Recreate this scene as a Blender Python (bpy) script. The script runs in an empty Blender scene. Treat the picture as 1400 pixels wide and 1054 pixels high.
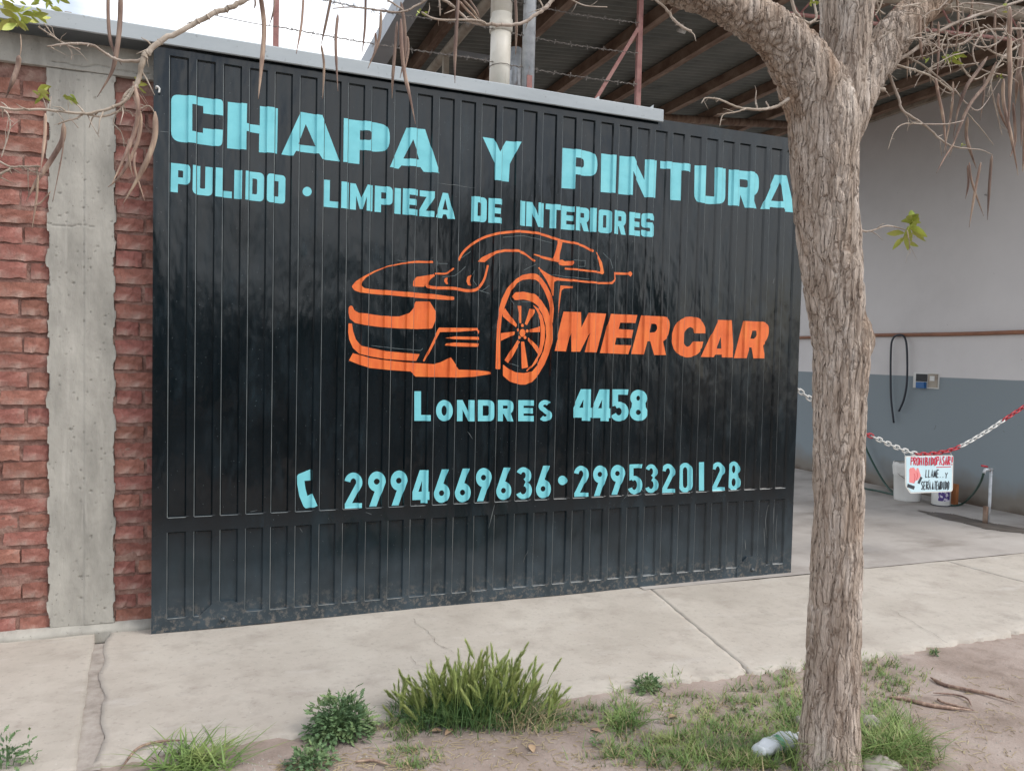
import bpy, bmesh, math, random
from mathutils import Vector, noise, Matrix
from mathutils.geometry import tessellate_polygon
random.seed(7)
C = bpy.context.scene.collection
SC = bpy.context.scene

# ------------------------------------------------------------------ camera
F, YAW, PITCH, ROLL = 1092.05, .36639, -.040384, .02251
CAM = Vector((.2305, -4.0272, 1.3465))
fwd = Vector((math.sin(YAW)*math.cos(PITCH), math.cos(YAW)*math.cos(PITCH), math.sin(PITCH)))
rt0 = Vector((math.cos(YAW), -math.sin(YAW), 0)); up0 = rt0.cross(fwd)
rt = rt0*math.cos(ROLL)+up0*math.sin(ROLL); up = up0*math.cos(ROLL)-rt0*math.sin(ROLL)
cd = bpy.data.cameras.new('camera'); cam = bpy.data.objects.new('camera', cd); C.objects.link(cam)
cam.matrix_world = Matrix(((rt.x, up.x, -fwd.x, CAM.x), (rt.y, up.y, -fwd.y, CAM.y), (rt.z, up.z, -fwd.z, CAM.z), (0, 0, 0, 1)))
cd.sensor_fit = 'HORIZONTAL'; cd.sensor_width = 36; cd.lens = F/1400*36; cd.clip_start = .05; cd.clip_end = 2000
SC.camera = cam

# ------------------------------------------------------------------ world, sun, exposure
W = bpy.data.worlds.new('World'); SC.world = W; W.use_nodes = True
nt = W.node_tree; nt.nodes.clear()
SUN_EL, SUN_AZ = math.radians(48), math.radians(128)      # azimuth from +Y clockwise
def wn(t, **k):
    n = nt.nodes.new(t)
    for a, b in k.items(): setattr(n, a, b)
    return n
out = wn('ShaderNodeOutputWorld'); bg = wn('ShaderNodeBackground'); bg.inputs[1].default_value = .15
sky = wn('ShaderNodeTexSky', sky_type='NISHITA', sun_disc=False, sun_elevation=SUN_EL, sun_rotation=SUN_AZ, air_density=1.0, dust_density=2.0)
tc = wn('ShaderNodeTexCoord'); mp = wn('ShaderNodeMapping'); mp.inputs['Scale'].default_value = (1, 1, 2.2)
nz = wn('ShaderNodeTexNoise'); nz.inputs['Scale'].default_value = 2.6; nz.inputs['Detail'].default_value = 6; nz.inputs['Roughness'].default_value = .55
cr = wn('ShaderNodeValToRGB'); cr.color_ramp.elements[0].position = .38; cr.color_ramp.elements[1].position = .57
mx = wn('ShaderNodeMix', data_type='RGBA'); mx.inputs[7].default_value = (9.6, 9.7, 9.9, 1)
nt.links.new(tc.outputs['Generated'], mp.inputs[0]); nt.links.new(mp.outputs[0], nz.inputs['Vector'])
nt.links.new(nz.outputs[0], cr.inputs[0]); nt.links.new(cr.outputs[0], mx.inputs[0])
nt.links.new(sky.outputs[0], mx.inputs[6]); nt.links.new(mx.outputs[2], bg.inputs[0]); nt.links.new(bg.outputs[0], out.inputs[0])
sd = bpy.data.lights.new('sun', 'SUN'); sd.energy = 1.5; sd.angle = math.radians(24); sd.color = (1, .955, .9)
sun = bpy.data.objects.new('sun', sd); C.objects.link(sun)
sdir = Vector((math.sin(SUN_AZ)*math.cos(SUN_EL), math.cos(SUN_AZ)*math.cos(SUN_EL), math.sin(SUN_EL)))
sun.rotation_euler = (-sdir).to_track_quat('-Z', 'Y').to_euler()
vs = SC.view_settings; SC.display_settings.display_device = 'sRGB'
vs.view_transform = 'Standard'; vs.look = 'None'; vs.gamma = 1; vs.use_curve_mapping = False; vs.exposure = 0.27
SC.render.engine = 'CYCLES'

# ------------------------------------------------------------------ measuring helpers: photo pixel -> point on a real plane
def ray(x, y):
    return (rt*((x-700)/F)+up*((527-y)/F)+fwd)
def onp(x, y, ax, v):                  # plane x|y|z = v
    d = ray(x, y); t = (v-CAM[ax])/d[ax]; return CAM+d*t
def onroof(x, y, dz=0):
    d = ray(x, y); t = (4-.077*(7.05-CAM.x)-dz-CAM.z)/(d.z-.077*d.x); return CAM+d*t
def srgb(r, g, b):
    f = lambda c: (c/255/12.92 if c/255 <= .04045 else ((c/255+.055)/1.055)**2.4)
    return (f(r), f(g), f(b), 1)

# ------------------------------------------------------------------ object helpers
def tag(o, label=None, cat=None, group=None, kind=None):
    if label: o['label'] = label
    if cat: o['category'] = cat
    if group: o['group'] = group
    if kind: o['kind'] = kind
    return o
def empty(name, loc=(0, 0, 0), **k):
    o = bpy.data.objects.new(name, None); o.location = loc; o.empty_display_size = .1; C.objects.link(o); return tag(o, **k)
def link(name, me, mat=None, parent=None, smooth=False, loc=None):
    if mat is not None and not me.materials: me.materials.append(mat)
    o = bpy.data.objects.new(name, me); C.objects.link(o)
    if parent:
        o.parent = parent
        o.matrix_parent_inverse = Matrix.Translation(-gl(parent))
    if loc is not None: o.location = loc
    if smooth:
        me.polygons.foreach_set('use_smooth', [True]*len(me.polygons))
    return o
def gl(o):
    v = Vector(o.location)
    if o.parent: v = Vector(o.location)+ (gl(o.parent)-gl(o.parent))
    return v
def mk(name, V, Fc, mat=None, parent=None, smooth=False):
    me = bpy.data.meshes.new(name); me.from_pydata([tuple(v) for v in V], [], Fc); me.update()
    return link(name, me, mat, parent, smooth)
def box(V, Fc, x0, x1, y0, y1, z0, z1):
    n = len(V)
    V += [(x0, y0, z0), (x1, y0, z0), (x1, y1, z0), (x0, y1, z0), (x0, y0, z1), (x1, y0, z1), (x1, y1, z1), (x0, y1, z1)]
    Fc += [(n, n+3, n+2, n+1), (n+4, n+5, n+6, n+7), (n, n+1, n+5, n+4), (n+1, n+2, n+6, n+5), (n+2, n+3, n+7, n+6), (n+3, n, n+4, n+7)]
def boxo(name, x0, x1, y0, y1, z0, z1, mat, parent=None, bev=0):
    V, Fc = [], []; box(V, Fc, x0, x1, y0, y1, z0, z1)
    o = mk(name, V, Fc, mat, parent)
    if bev:
        bm = bmesh.new(); bm.from_mesh(o.data); bmesh.ops.bevel(bm, geom=bm.edges[:], offset=bev, segments=2, affect='EDGES', profile=.6); bm.to_mesh(o.data); bm.free()
    return o
def catmull(P, n):
    P = [Vector(p) for p in P]; o = []
    for i in range(len(P)-1):
        a = P[max(i-1, 0)]; b = P[i]; c = P[i+1]; d = P[min(i+2, len(P)-1)]
        for k in range(n):
            t = k/n; o.append(.5*((2*b)+(c-a)*t+(2*a-5*b+4*c-d)*t*t+(3*b-a-3*c+d)*t**3))
    o.append(P[-1]); return o
def lerpl(R, m):
    out = []
    for i in range(m):
        t = i/(m-1)*(len(R)-1); k = min(int(t), len(R)-2); out.append(R[k]+(R[k+1]-R[k])*(t-k))
    return out
def tube(V, Fc, P, R, seg=8, cap=True, disp=None):
    P = [Vector(p) for p in P]; n0 = len(V); u = None; h = 0
    if isinstance(R, (int, float)): R = [R]*len(P)
    if len(R) != len(P): R = lerpl(R, len(P))
    for i, p in enumerate(P):
        t = (P[min(i+1, len(P)-1)]-P[max(i-1, 0)]).normalized()
        if i: h += (p-P[i-1]).length
        if u is None: u = t.orthogonal().normalized()
        u = (u-t*u.dot(t)).normalized(); w = t.cross(u)
        for k in range(seg):
            a = 2*math.pi*k/seg; dr = u*math.cos(a)+w*math.sin(a); r = R[i]
            q = p+dr*r
            if disp: q = q+dr*disp(q, a, h, r, p)
            V.append(q)
    for i in range(len(P)-1):
        for k in range(seg):
            a = n0+i*seg+k; b = n0+i*seg+(k+1) % seg
            Fc.append((a, b, b+seg, a+seg))
    if cap:
        Fc.append(tuple(n0+k for k in reversed(range(seg)))); Fc.append(tuple(n0+(len(P)-1)*seg+k for k in range(seg)))
def tubeo(name, P, R, mat, parent=None, seg=8, disp=None, smooth=True):
    V, Fc = [], []; tube(V, Fc, P, R, seg, disp=disp); return mk(name, V, Fc, mat, parent, smooth)
def lathe(V, Fc, c, prof, seg=24, axis=None):
    n0 = len(V)
    for r, z in prof:
        for k in range(seg):
            a = 2*math.pi*k/seg; V.append(Vector(c)+Vector((r*math.cos(a), r*math.sin(a), z)))
    for i in range(len(prof)-1):
        for k in range(seg):
            a = n0+i*seg+k; b = n0+i*seg+(k+1) % seg; Fc.append((a, b, b+seg, a+seg))
def fbm(x, y, z=0, o=4): return noise.fractal(Vector((x, y, z)), .9, 2.1, o)

# ------------------------------------------------------------------ materials
def mat(name, cols, scale=8, rough=.8, bump=.3, bscale=40, bdist=.004, detail=6, metal=0, spec=.5, stretch=(1, 1, 1), rnd=0, coord='Object', rvar=0, coat=0):
    m = bpy.data.materials.new(name); m.use_nodes = True; t = m.node_tree; N = t.nodes; L = t.links
    p = N['Principled BSDF']; p.inputs['Roughness'].default_value = rough; p.inputs['Metallic'].default_value = metal
    p.inputs['Specular IOR Level'].default_value = spec
    if coat: p.inputs['Coat Weight'].default_value = coat; p.inputs['Coat Roughness'].default_value = .15
    c = N.new('ShaderNodeTexCoord'); mpn = N.new('ShaderNodeMapping'); mpn.inputs['Scale'].default_value = stretch
    L.new(c.outputs[coord], mpn.inputs[0])
    n1 = N.new('ShaderNodeTexNoise'); n1.inputs['Scale'].default_value = scale; n1.inputs['Detail'].default_value = detail; n1.inputs['Roughness'].default_value = .62
    L.new(mpn.outputs[0], n1.inputs['Vector'])
    r = N.new('ShaderNodeValToRGB'); e = r.color_ramp.elements
    e[0].position = .3; e[0].color = cols[0]; e[1].position = .7; e[1].color = cols[-1]
    for i, cc in enumerate(cols[1:-1]):
        x = r.color_ramp.elements.new(.3+.4*(i+1)/(len(cols)-1)); x.color = cc
    L.new(n1.outputs[0], r.inputs[0]); col = r.outputs[0]
    if rnd:
        oi = N.new('ShaderNodeObjectInfo'); hs = N.new('ShaderNodeHueSaturation')
        mr = N.new('ShaderNodeMapRange'); mr.inputs[3].default_value = 1-rnd; mr.inputs[4].default_value = 1+rnd
        L.new(oi.outputs['Random'], mr.inputs[0]); L.new(mr.outputs[0], hs.inputs['Value'])
        mh = N.new('ShaderNodeMath'); mh.operation = 'MULTIPLY'; mh.inputs[1].default_value = 7.13; fr = N.new('ShaderNodeMath'); fr.operation = 'FRACT'
        mr2 = N.new('ShaderNodeMapRange'); mr2.inputs[3].default_value = .493; mr2.inputs[4].default_value = .508
        L.new(oi.outputs['Random'], mh.inputs[0]); L.new(mh.outputs[0], fr.inputs[0]); L.new(fr.outputs[0], mr2.inputs[0]); L.new(mr2.outputs[0], hs.inputs['Hue'])
        L.new(col, hs.inputs['Color']); col = hs.outputs[0]
    L.new(col, p.inputs['Base Color'])
    if rvar:
        mr = N.new('ShaderNodeMapRange'); mr.inputs[1].default_value = .3; mr.inputs[2].default_value = .7; mr.inputs[3].default_value = rough-rvar; mr.inputs[4].default_value = rough+rvar
        L.new(n1.outputs[0], mr.inputs[0]); L.new(mr.outputs[0], p.inputs['Roughness'])
    if bump:
        n2 = N.new('ShaderNodeTexNoise'); n2.inputs['Scale'].default_value = bscale; n2.inputs['Detail'].default_value = 8; n2.inputs['Roughness'].default_value = .65
        L.new(mpn.outputs[0], n2.inputs['Vector'])
        b = N.new('ShaderNodeBump'); b.inputs['Strength'].default_value = bump; b.inputs['Distance'].default_value = bdist
        L.new(n2.outputs[0], b.inputs['Height']); L.new(b.outputs[0], p.inputs['Normal'])
    m['n'] = 1
    return m
def nodes(m): return m.node_tree.nodes, m.node_tree.links, m.node_tree.nodes['Principled BSDF']
def overlay(m, col, scale, lo, hi, coord='Object', stretch=(1, 1, 1), tex='noise', amount=1.0, seed=0, rough=None):
    """lay a second colour (dirt, specks, stains of their own shape) over the base colour"""
    N, L, p = nodes(m); src = p.inputs['Base Color'].links[0].from_socket
    c = N.new('ShaderNodeTexCoord'); mpn = N.new('ShaderNodeMapping'); mpn.inputs['Scale'].default_value = stretch; mpn.inputs['Location'].default_value = (seed, seed*1.7, 0)
    L.new(c.outputs[coord], mpn.inputs[0])
    if tex == 'noise':
        n = N.new('ShaderNodeTexNoise'); n.inputs['Scale'].default_value = scale; n.inputs['Detail'].default_value = 7; n.inputs['Roughness'].default_value = .6; o = n.outputs[0]
    else:
        n = N.new('ShaderNodeTexVoronoi'); n.inputs['Scale'].default_value = scale; o = n.outputs['Distance']
    L.new(mpn.outputs[0], n.inputs['Vector'])
    r = N.new('ShaderNodeMapRange'); r.inputs[1].default_value = lo; r.inputs[2].default_value = hi; r.inputs[3].default_value = 0; r.inputs[4].default_value = amount
    L.new(o, r.inputs[0])
    x = N.new('ShaderNodeMix'); x.data_type = 'RGBA'; L.new(r.outputs[0], x.inputs[0]); L.new(src, x.inputs[6]); x.inputs[7].default_value = col
    L.new(x.outputs[2], p.inputs['Base Color'])
    if rough is not None:
        y = N.new('ShaderNodeMix'); y.data_type = 'FLOAT'; L.new(r.outputs[0], y.inputs[0]); y.inputs[3].default_value = rough
        if p.inputs['Roughness'].links: L.new(p.inputs['Roughness'].links[0].from_socket, y.inputs[2])
        else: y.inputs[2].default_value = p.inputs['Roughness'].default_value
        L.new(y.outputs[0], p.inputs['Roughness'])
    return m
M = {}
M['brick'] = mat('brick', [srgb(108, 78, 70), srgb(140, 94, 84), srgb(158, 110, 99), srgb(178, 144, 132)], 13, .95, .9, 42, .008, rnd=.17, spec=.2)
overlay(M['brick'], srgb(176, 154, 144), 9, .48, .68, amount=.7)
overlay(M['brick'], srgb(86, 60, 54), 30, .62, .74, amount=.6, seed=3)
M['mortar'] = mat('mortar', [srgb(116, 88, 80), srgb(144, 112, 102), srgb(166, 140, 128)], 14, .95, 1, 60, .01, spec=.2)
M['concrete'] = mat('concrete', [srgb(138, 136, 129), srgb(166, 163, 155), srgb(184, 181, 172)], 3, .93, .8, 45, .003, stretch=(1.6, 1, .6), spec=.25)
overlay(M['concrete'], srgb(110, 106, 100), 55, .64, .7, amount=.75)
overlay(M['concrete'], srgb(192, 188, 180), 9, .55, .75, amount=.5, seed=5, stretch=(3, 1, .35))
M['slab'] = mat('slab', [srgb(170, 163, 153), srgb(182, 175, 165), srgb(191, 185, 175)], 1.6, .92, .7, 75, .003, spec=.25)
overlay(M['slab'], srgb(152, 143, 134), 6, .5, .7, amount=.5, seed=2)
overlay(M['slab'], srgb(140, 132, 124), 38, .56, .68, amount=.35, seed=6)
overlay(M['slab'], srgb(196, 192, 186), 4.4, .58, .7, amount=.4, seed=9, stretch=(.8, 2.4, 1))
overlay(M['slab'], srgb(120, 108, 98), 90, .69, .73, amount=.8, seed=4)
overlay(M['slab'], srgb(132, 124, 116), 2.3, .62, .72, amount=.4, seed=13)
overlay(M['slab'], srgb(206, 202, 196), 60, .66, .7, amount=.5, seed=15)
M['garfloor'] = mat('garage_floor', [srgb(150, 144, 138), srgb(172, 166, 160), srgb(186, 181, 175)], 1.4, .75, .3, 40, .002, spec=.4)
overlay(M['garfloor'], srgb(130, 122, 114), 1.6, .52, .7, amount=.7, seed=2, stretch=(1, 2, 1))
M['dirt'] = mat('dirt', [srgb(138, 124, 114), srgb(160, 146, 137), srgb(178, 166, 158)], 3, .97, 1, 70, .006, spec=.15)
overlay(M['dirt'], srgb(112, 98, 88), 9, .54, .7, amount=.5, seed=1)
overlay(M['dirt'], srgb(208, 200, 192), 120, .7, .73, amount=.8, seed=7)
M['joint'] = mat('joint_dirt', [srgb(142, 134, 126), srgb(162, 154, 146), srgb(176, 169, 161)], 16, .97, .8, 70, .004, spec=.15)
M['ground'] = mat('ground', [srgb(90, 84, 78), srgb(120, 112, 104)], 1, .97, .6, 20, .01, spec=.15)
M['road'] = mat('road', [srgb(44, 40, 37), srgb(58, 53, 48)], 6, .95, .5, 90, .004, spec=.2)
M['walltop'] = mat('garage_wall', [srgb(202, 199, 198), srgb(211, 208, 207), srgb(217, 214, 213)], .9, .85, .35, 14, .004, spec=.3)
M['rail'] = mat('rail_paint', [srgb(150, 158, 162), srgb(166, 174, 178), srgb(178, 184, 186)], 2, .55, .15, 60, .001, stretch=(.4, 1, 2), metal=0)
overlay(M['rail'], srgb(118, 122, 122), 30, .62, .7, amount=.6)
M['steel_red'] = mat('red_oxide_steel', [srgb(122, 84, 80), srgb(150, 106, 100), srgb(160, 126, 118)], 12, .75, .3, 80, .001)
M['rust'] = mat('rusty_steel', [srgb(98, 74, 60), srgb(132, 108, 92), srgb(158, 138, 122)], 7, .85, .5, 60, .002, stretch=(3, .6, 1))
M['sheet'] = mat('corrugated_sheet', [srgb(92, 94, 90), srgb(110, 112, 106), srgb(122, 122, 116)], 3, .6, .3, 30, .001, metal=.15)
M['cream'] = mat('cream_steel', [srgb(120, 108, 96), srgb(158, 148, 134), srgb(172, 164, 150)], 8, .7, .3, 60, .001)
M['pvc'] = mat('white_pvc', [srgb(196, 190, 176), srgb(214, 209, 197), srgb(222, 218, 208)], 5, .45, .08, 40, .001)
overlay(M['pvc'], srgb(150, 134, 114), 6, .6, .75, amount=.7, stretch=(3, 3, .5))
M['galv'] = mat('galvanised_pipe', [srgb(160, 164, 168), srgb(186, 190, 194), srgb(200, 204, 206)], 22, .45, .15, 60, .001, metal=.3)
overlay(M['galv'], srgb(130, 84, 56), 9, .6, .68, amount=.8, stretch=(2, 2, .6))
M['fascia'] = mat('fascia_flashing', [srgb(150, 156, 162), srgb(172, 178, 184)], 3, .5, .1, 30, .001)
M['wire'] = mat('barbed_wire', [srgb(104, 98, 92), srgb(140, 134, 128)], 40, .6, 0, metal=.5)
M['dark'] = mat('dark', [srgb(24, 24, 26), srgb(40, 40, 42)], 10, .5, 0)
M['white'] = mat('white_plastic', [srgb(206, 206, 202), srgb(224, 224, 220)], 5, .45, .05, 20, .001)
M['red'] = mat('red_plastic', [srgb(168, 40, 52), srgb(190, 56, 66)], 5, .45, 0)
M['hose_dark'] = mat('dark_hose', [srgb(26, 32, 42), srgb(40, 46, 56)], 10, .45, 0)
M['hose_green'] = mat('green_hose', [srgb(34, 62, 54), srgb(50, 84, 72)], 10, .45, 0)
M['brownpipe'] = mat('brown_pipe', [srgb(126, 84, 62), srgb(156, 108, 82)], 9, .6, .2, 40, .001, stretch=(1, .5, 1))
M['sign'] = mat('sign_board', [srgb(196, 226, 236), srgb(208, 234, 242)], 4, .35, 0)
M['signred'] = mat('sign_red', [srgb(196, 44, 70), srgb(206, 56, 80)], 4, .5, 0)
M['signink'] = mat('sign_ink', [srgb(44, 50, 58), srgb(56, 62, 70)], 4, .5, 0)
M['signpink'] = mat('sign_pink', [srgb(232, 130, 132), srgb(238, 150, 150)], 4, .5, 0)
M['blue'] = mat('blue_switch', [srgb(30, 84, 140), srgb(44, 104, 160)], 4, .4, 0)
M['purple'] = mat('purple_label', [srgb(70, 50, 120), srgb(92, 70, 140)], 30, .5, 0)
overlay(M['purple'], srgb(214, 208, 222), 26, .52, .56, stretch=(1, 1, 1))
M['orange_board'] = mat('orange_board', [srgb(150, 92, 54), srgb(178, 116, 72)], 10, .8, .3, 40, .002)
M['bark'] = mat('bark', [srgb(150, 134, 121), srgb(178, 162, 148), srgb(198, 184, 171), srgb(216, 205, 194)], 9, .95, 1, 70, .006, stretch=(2.4, 2.4, .5), spec=.12)
def barkify(m):
    N, L, p = nodes(m); c = N.new('ShaderNodeTexCoord'); nz_ = N.new('ShaderNodeTexNoise'); nz_.inputs['Scale'].default_value = 11; nz_.inputs['Detail'].default_value = 4
    L.new(c.outputs['Object'], nz_.inputs['Vector']); sv = N.new('ShaderNodeVectorMath'); sv.operation = 'SCALE'; sv.inputs['Scale'].default_value = .03; L.new(nz_.outputs['Color'], sv.inputs[0])
    ad = N.new('ShaderNodeVectorMath'); L.new(c.outputs['Object'], ad.inputs[0]); L.new(sv.outputs[0], ad.inputs[1])
    prev = p.inputs['Normal'].links[0].from_socket; edges = []
    for sc_, st, dist in ((46, .13, .007), (105, .16, .0025)):
        mp_ = N.new('ShaderNodeMapping'); mp_.inputs['Scale'].default_value = (1, 1, st); L.new(ad.outputs[0], mp_.inputs[0])
        v = N.new('ShaderNodeTexVoronoi'); v.feature = 'DISTANCE_TO_EDGE'; v.inputs['Scale'].default_value = sc_; L.new(mp_.outputs[0], v.inputs['Vector'])
        r = N.new('ShaderNodeMapRange'); r.inputs[1].default_value = 0; r.inputs[2].default_value = .11; L.new(v.outputs['Distance'], r.inputs[0]); edges.append(r.outputs[0])
        b = N.new('ShaderNodeBump'); b.inputs['Strength'].default_value = .8; b.inputs['Distance'].default_value = dist; L.new(r.outputs[0], b.inputs['Height']); L.new(prev, b.inputs['Normal']); prev = b.outputs[0]
    L.new(prev, p.inputs['Normal'])
    src = p.inputs['Base Color'].links[0].from_socket; x = N.new('ShaderNodeMix'); x.data_type = 'RGBA'
    iv = N.new('ShaderNodeMapRange'); iv.inputs[1].default_value = .5; iv.inputs[2].default_value = 0; iv.inputs[3].default_value = 0; iv.inputs[4].default_value = .5; L.new(edges[0], iv.inputs[0])
    L.new(iv.outputs[0], x.inputs[0]); L.new(src, x.inputs[6]); x.inputs[7].default_value = srgb(104, 82, 66); L.new(x.outputs[2], p.inputs['Base Color'])
overlay(M['bark'], srgb(158, 124, 94), 3.2, .5, .68, amount=.7, seed=4, stretch=(1, 1, .5))
overlay(M['bark'], srgb(104, 88, 76), 14, .6, .7, amount=.6, seed=8, stretch=(2.6, 2.6, .4))
barkify(M['bark'])
M['twig'] = mat('twig_bark', [srgb(132, 118, 104), srgb(168, 154, 140), srgb(190, 178, 166)], 20, .85, .4, 90, .001, rnd=.12)
M['pod'] = mat('seed_pod', [srgb(100, 78, 70), srgb(140, 116, 102), srgb(182, 160, 138)], 9, .7, .4, 90, .001, stretch=(6, 6, .8), rnd=.28)
M['leaf'] = mat('young_leaf', [srgb(138, 156, 62), srgb(174, 184, 88), srgb(196, 194, 112)], 14, .55, .1, 60, .001, rnd=.12)
M['weed'] = mat('weed_leaf', [srgb(66, 94, 64), srgb(96, 124, 82), srgb(142, 160, 106)], 9, .6, .1, 60, .001)
M['grass'] = mat('grass_blade', [srgb(78, 106, 56), srgb(112, 138, 74), srgb(152, 164, 98)], 7, .6, 0)
M['foxgrass'] = mat('foxtail_blade', [srgb(54, 86, 50), srgb(84, 116, 66), srgb(120, 142, 84)], 16, .6, 0)
M['drygrass'] = mat('dry_grass', [srgb(150, 134, 100), srgb(186, 172, 138)], 7, .8, 0)
M['foxtail'] = mat('foxtail_head', [srgb(132, 156, 84), srgb(170, 182, 112), srgb(206, 196, 150)], 9, .75, 0, rnd=.15)
M['deadleaf'] = mat('dead_leaf', [srgb(136, 108, 84), srgb(176, 150, 124)], 20, .85, .4, 60, .001, rnd=.2)
M['stone'] = mat('stone', [srgb(138, 132, 124), srgb(176, 170, 162)], 9, .93, .8, 40, .004)
M['bottle'] = mat('bottle_plastic', [srgb(206, 212, 216), srgb(224, 230, 234)], 6, .3, .1, 20, .002)
M['bottlelabel'] = mat('bottle_label', [srgb(60, 130, 84), srgb(150, 196, 170)], 30, .4, 0)
M['house'] = mat('far_plaster', [srgb(52, 46, 42), srgb(70, 62, 56)], 2, .95, .2, 20, .01)
M['crown'] = mat('far_foliage', [srgb(34, 46, 26), srgb(58, 74, 40)], 3, .85, 0)
M['puddle'] = mat('damp_patch', [srgb(84, 76, 70), srgb(110, 102, 94)], 9, .5, .5, 40, .003)
M['chalk'] = mat('chalk_line', [srgb(92, 104, 106), srgb(120, 130, 130)], 30, .9, 0)
M['cyan'] = mat('cyan_paint', [srgb(112, 196, 206), srgb(124, 208, 218), srgb(134, 214, 222)], 9, .42, .12, 40, .001, spec=.5)
M['orange'] = mat('orange_paint', [srgb(220, 100, 46), srgb(234, 114, 54), srgb(240, 132, 62)], 9, .42, .12, 40, .001, stretch=(3, 1, .5))

overlay(M['cyan'], srgb(100, 180, 192), 5, .5, .7, amount=.25, stretch=(1, 1, 3), seed=3)
overlay(M['orange'], srgb(200, 88, 40), 6, .5, .7, amount=.35, stretch=(1, 1, 3), seed=3)
overlay(M['orange'], srgb(244, 150, 84), 14, .6, .75, amount=.5, stretch=(3, 1, 1), seed=9)
# gate paint: semi-gloss blue-black enamel, dusty near the bottom, specks of overspray
g = mat('gate_enamel', [srgb(5, 14, 18), srgb(8, 19, 24), srgb(13, 26, 32)], 3, .17, 0, rvar=.06, spec=.55, stretch=(1.5, 1, .5))
overlay(g, srgb(52, 72, 82), 5, .54, .8, amount=.25, seed=3, stretch=(2.4, 1, .7), rough=.55)
overlay(g, srgb(150, 158, 160), 42, .0, .045, tex='v', amount=1, seed=0); 
N, L, p = nodes(g)
for n in N:
    if n.type == 'MAP_RANGE' and abs(n.inputs[2].default_value-.045) < 1e-4: n.inputs[1].default_value = .05; n.inputs[2].default_value = .02
c = N.new('ShaderNodeTexCoord'); n = N.new('ShaderNodeTexNoise'); n.inputs['Scale'].default_value = 3.2; n.inputs['Detail'].default_value = 3
mpn = N.new('ShaderNodeMapping'); mpn.inputs['Scale'].default_value = (2.2, 1, .8); L.new(c.outputs['Object'], mpn.inputs[0]); L.new(mpn.outputs[0], n.inputs['Vector'])
b = N.new('ShaderNodeBump'); b.inputs['Strength'].default_value = .5; b.inputs['Distance'].default_value = .02; L.new(n.outputs[0], b.inputs['Height'])
n = N.new('ShaderNodeTexNoise'); n.inputs['Scale'].default_value = 160; n.inputs['Detail'].default_value = 3; L.new(c.outputs['Object'], n.inputs['Vector'])
b2 = N.new('ShaderNodeBump'); b2.inputs['Strength'].default_value = .12; b2.inputs['Distance'].default_value = .001; L.new(n.outputs[0], b2.inputs['Height']); L.new(b.outputs[0], b2.inputs['Normal'])
L.new(b2.outputs[0], p.inputs['Normal'])
# dust that settled on the low part (splashed from the pavement)
sx = N.new('ShaderNodeSeparateXYZ'); L.new(c.outputs['Object'], sx.inputs[0])
mr = N.new('ShaderNodeMapRange'); mr.inputs[1].default_value = .55; mr.inputs[2].default_value = 0; mr.inputs[3].default_value = 0; mr.inputs[4].default_value = .42; L.new(sx.outputs[2], mr.inputs[0])
nn = N.new('ShaderNodeTexNoise'); nn.inputs['Scale'].default_value = 7; nn.inputs['Detail'].default_value = 6; L.new(c.outputs['Object'], nn.inputs['Vector'])
mm = N.new('ShaderNodeMath'); mm.operation = 'MULTIPLY'; L.new(mr.outputs[0], mm.inputs[0]); nr = N.new('ShaderNodeMapRange'); nr.inputs[1].default_value = .1; nr.inputs[2].default_value = .9; nr.inputs[3].default_value = .15; L.new(nn.outputs[0], nr.inputs[0]); L.new(nr.outputs[0], mm.inputs[1])
src = p.inputs['Base Color'].links[0].from_socket; p.inputs['IOR'].default_value = 1.47
x = N.new('ShaderNodeMix'); x.data_type = 'RGBA'; L.new(mm.outputs[0], x.inputs[0]); L.new(src, x.inputs[6]); x.inputs[7].default_value = srgb(108, 126, 138); L.new(x.outputs[2], p.inputs['Base Color'])
zr = N.new('ShaderNodeMapRange'); zr.inputs[1].default_value = .16; zr.inputs[2].default_value = .0; L.new(sx.outputs[2], zr.inputs[0])
n3 = N.new('ShaderNodeTexNoise'); n3.inputs['Scale'].default_value = 34; n3.inputs['Detail'].default_value = 8; n3.inputs['Roughness'].default_value = .7; L.new(c.outputs['Object'], n3.inputs['Vector'])
r3 = N.new('ShaderNodeMapRange'); r3.inputs[1].default_value = .5; r3.inputs[2].default_value = .62; L.new(n3.outputs[0], r3.inputs[0])
m3 = N.new('ShaderNodeMath'); m3.operation = 'MULTIPLY'; L.new(zr.outputs[0], m3.inputs[0]); L.new(r3.outputs[0], m3.inputs[1])
m4 = N.new('ShaderNodeMath'); m4.operation = 'MULTIPLY'; m4.inputs[1].default_value = .5; L.new(m3.outputs[0], m4.inputs[0])
x4 = N.new('ShaderNodeMix'); x4.data_type = 'RGBA'; L.new(m4.outputs[0], x4.inputs[0]); L.new(x.outputs[2], x4.inputs[6]); x4.inputs[7].default_value = srgb(146, 136, 124); L.new(x4.outputs[2], p.inputs['Base Color'])
M['gate'] = g
M['gate_edge'] = mat('gate_glint_and_wear', [srgb(58, 64, 66), srgb(88, 94, 95), srgb(116, 120, 118)], 16, .4, 0, spec=.6, stretch=(1, 1, .3))  # edge glint painted in as pale grey; also used for scratches and axle bolts

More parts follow.
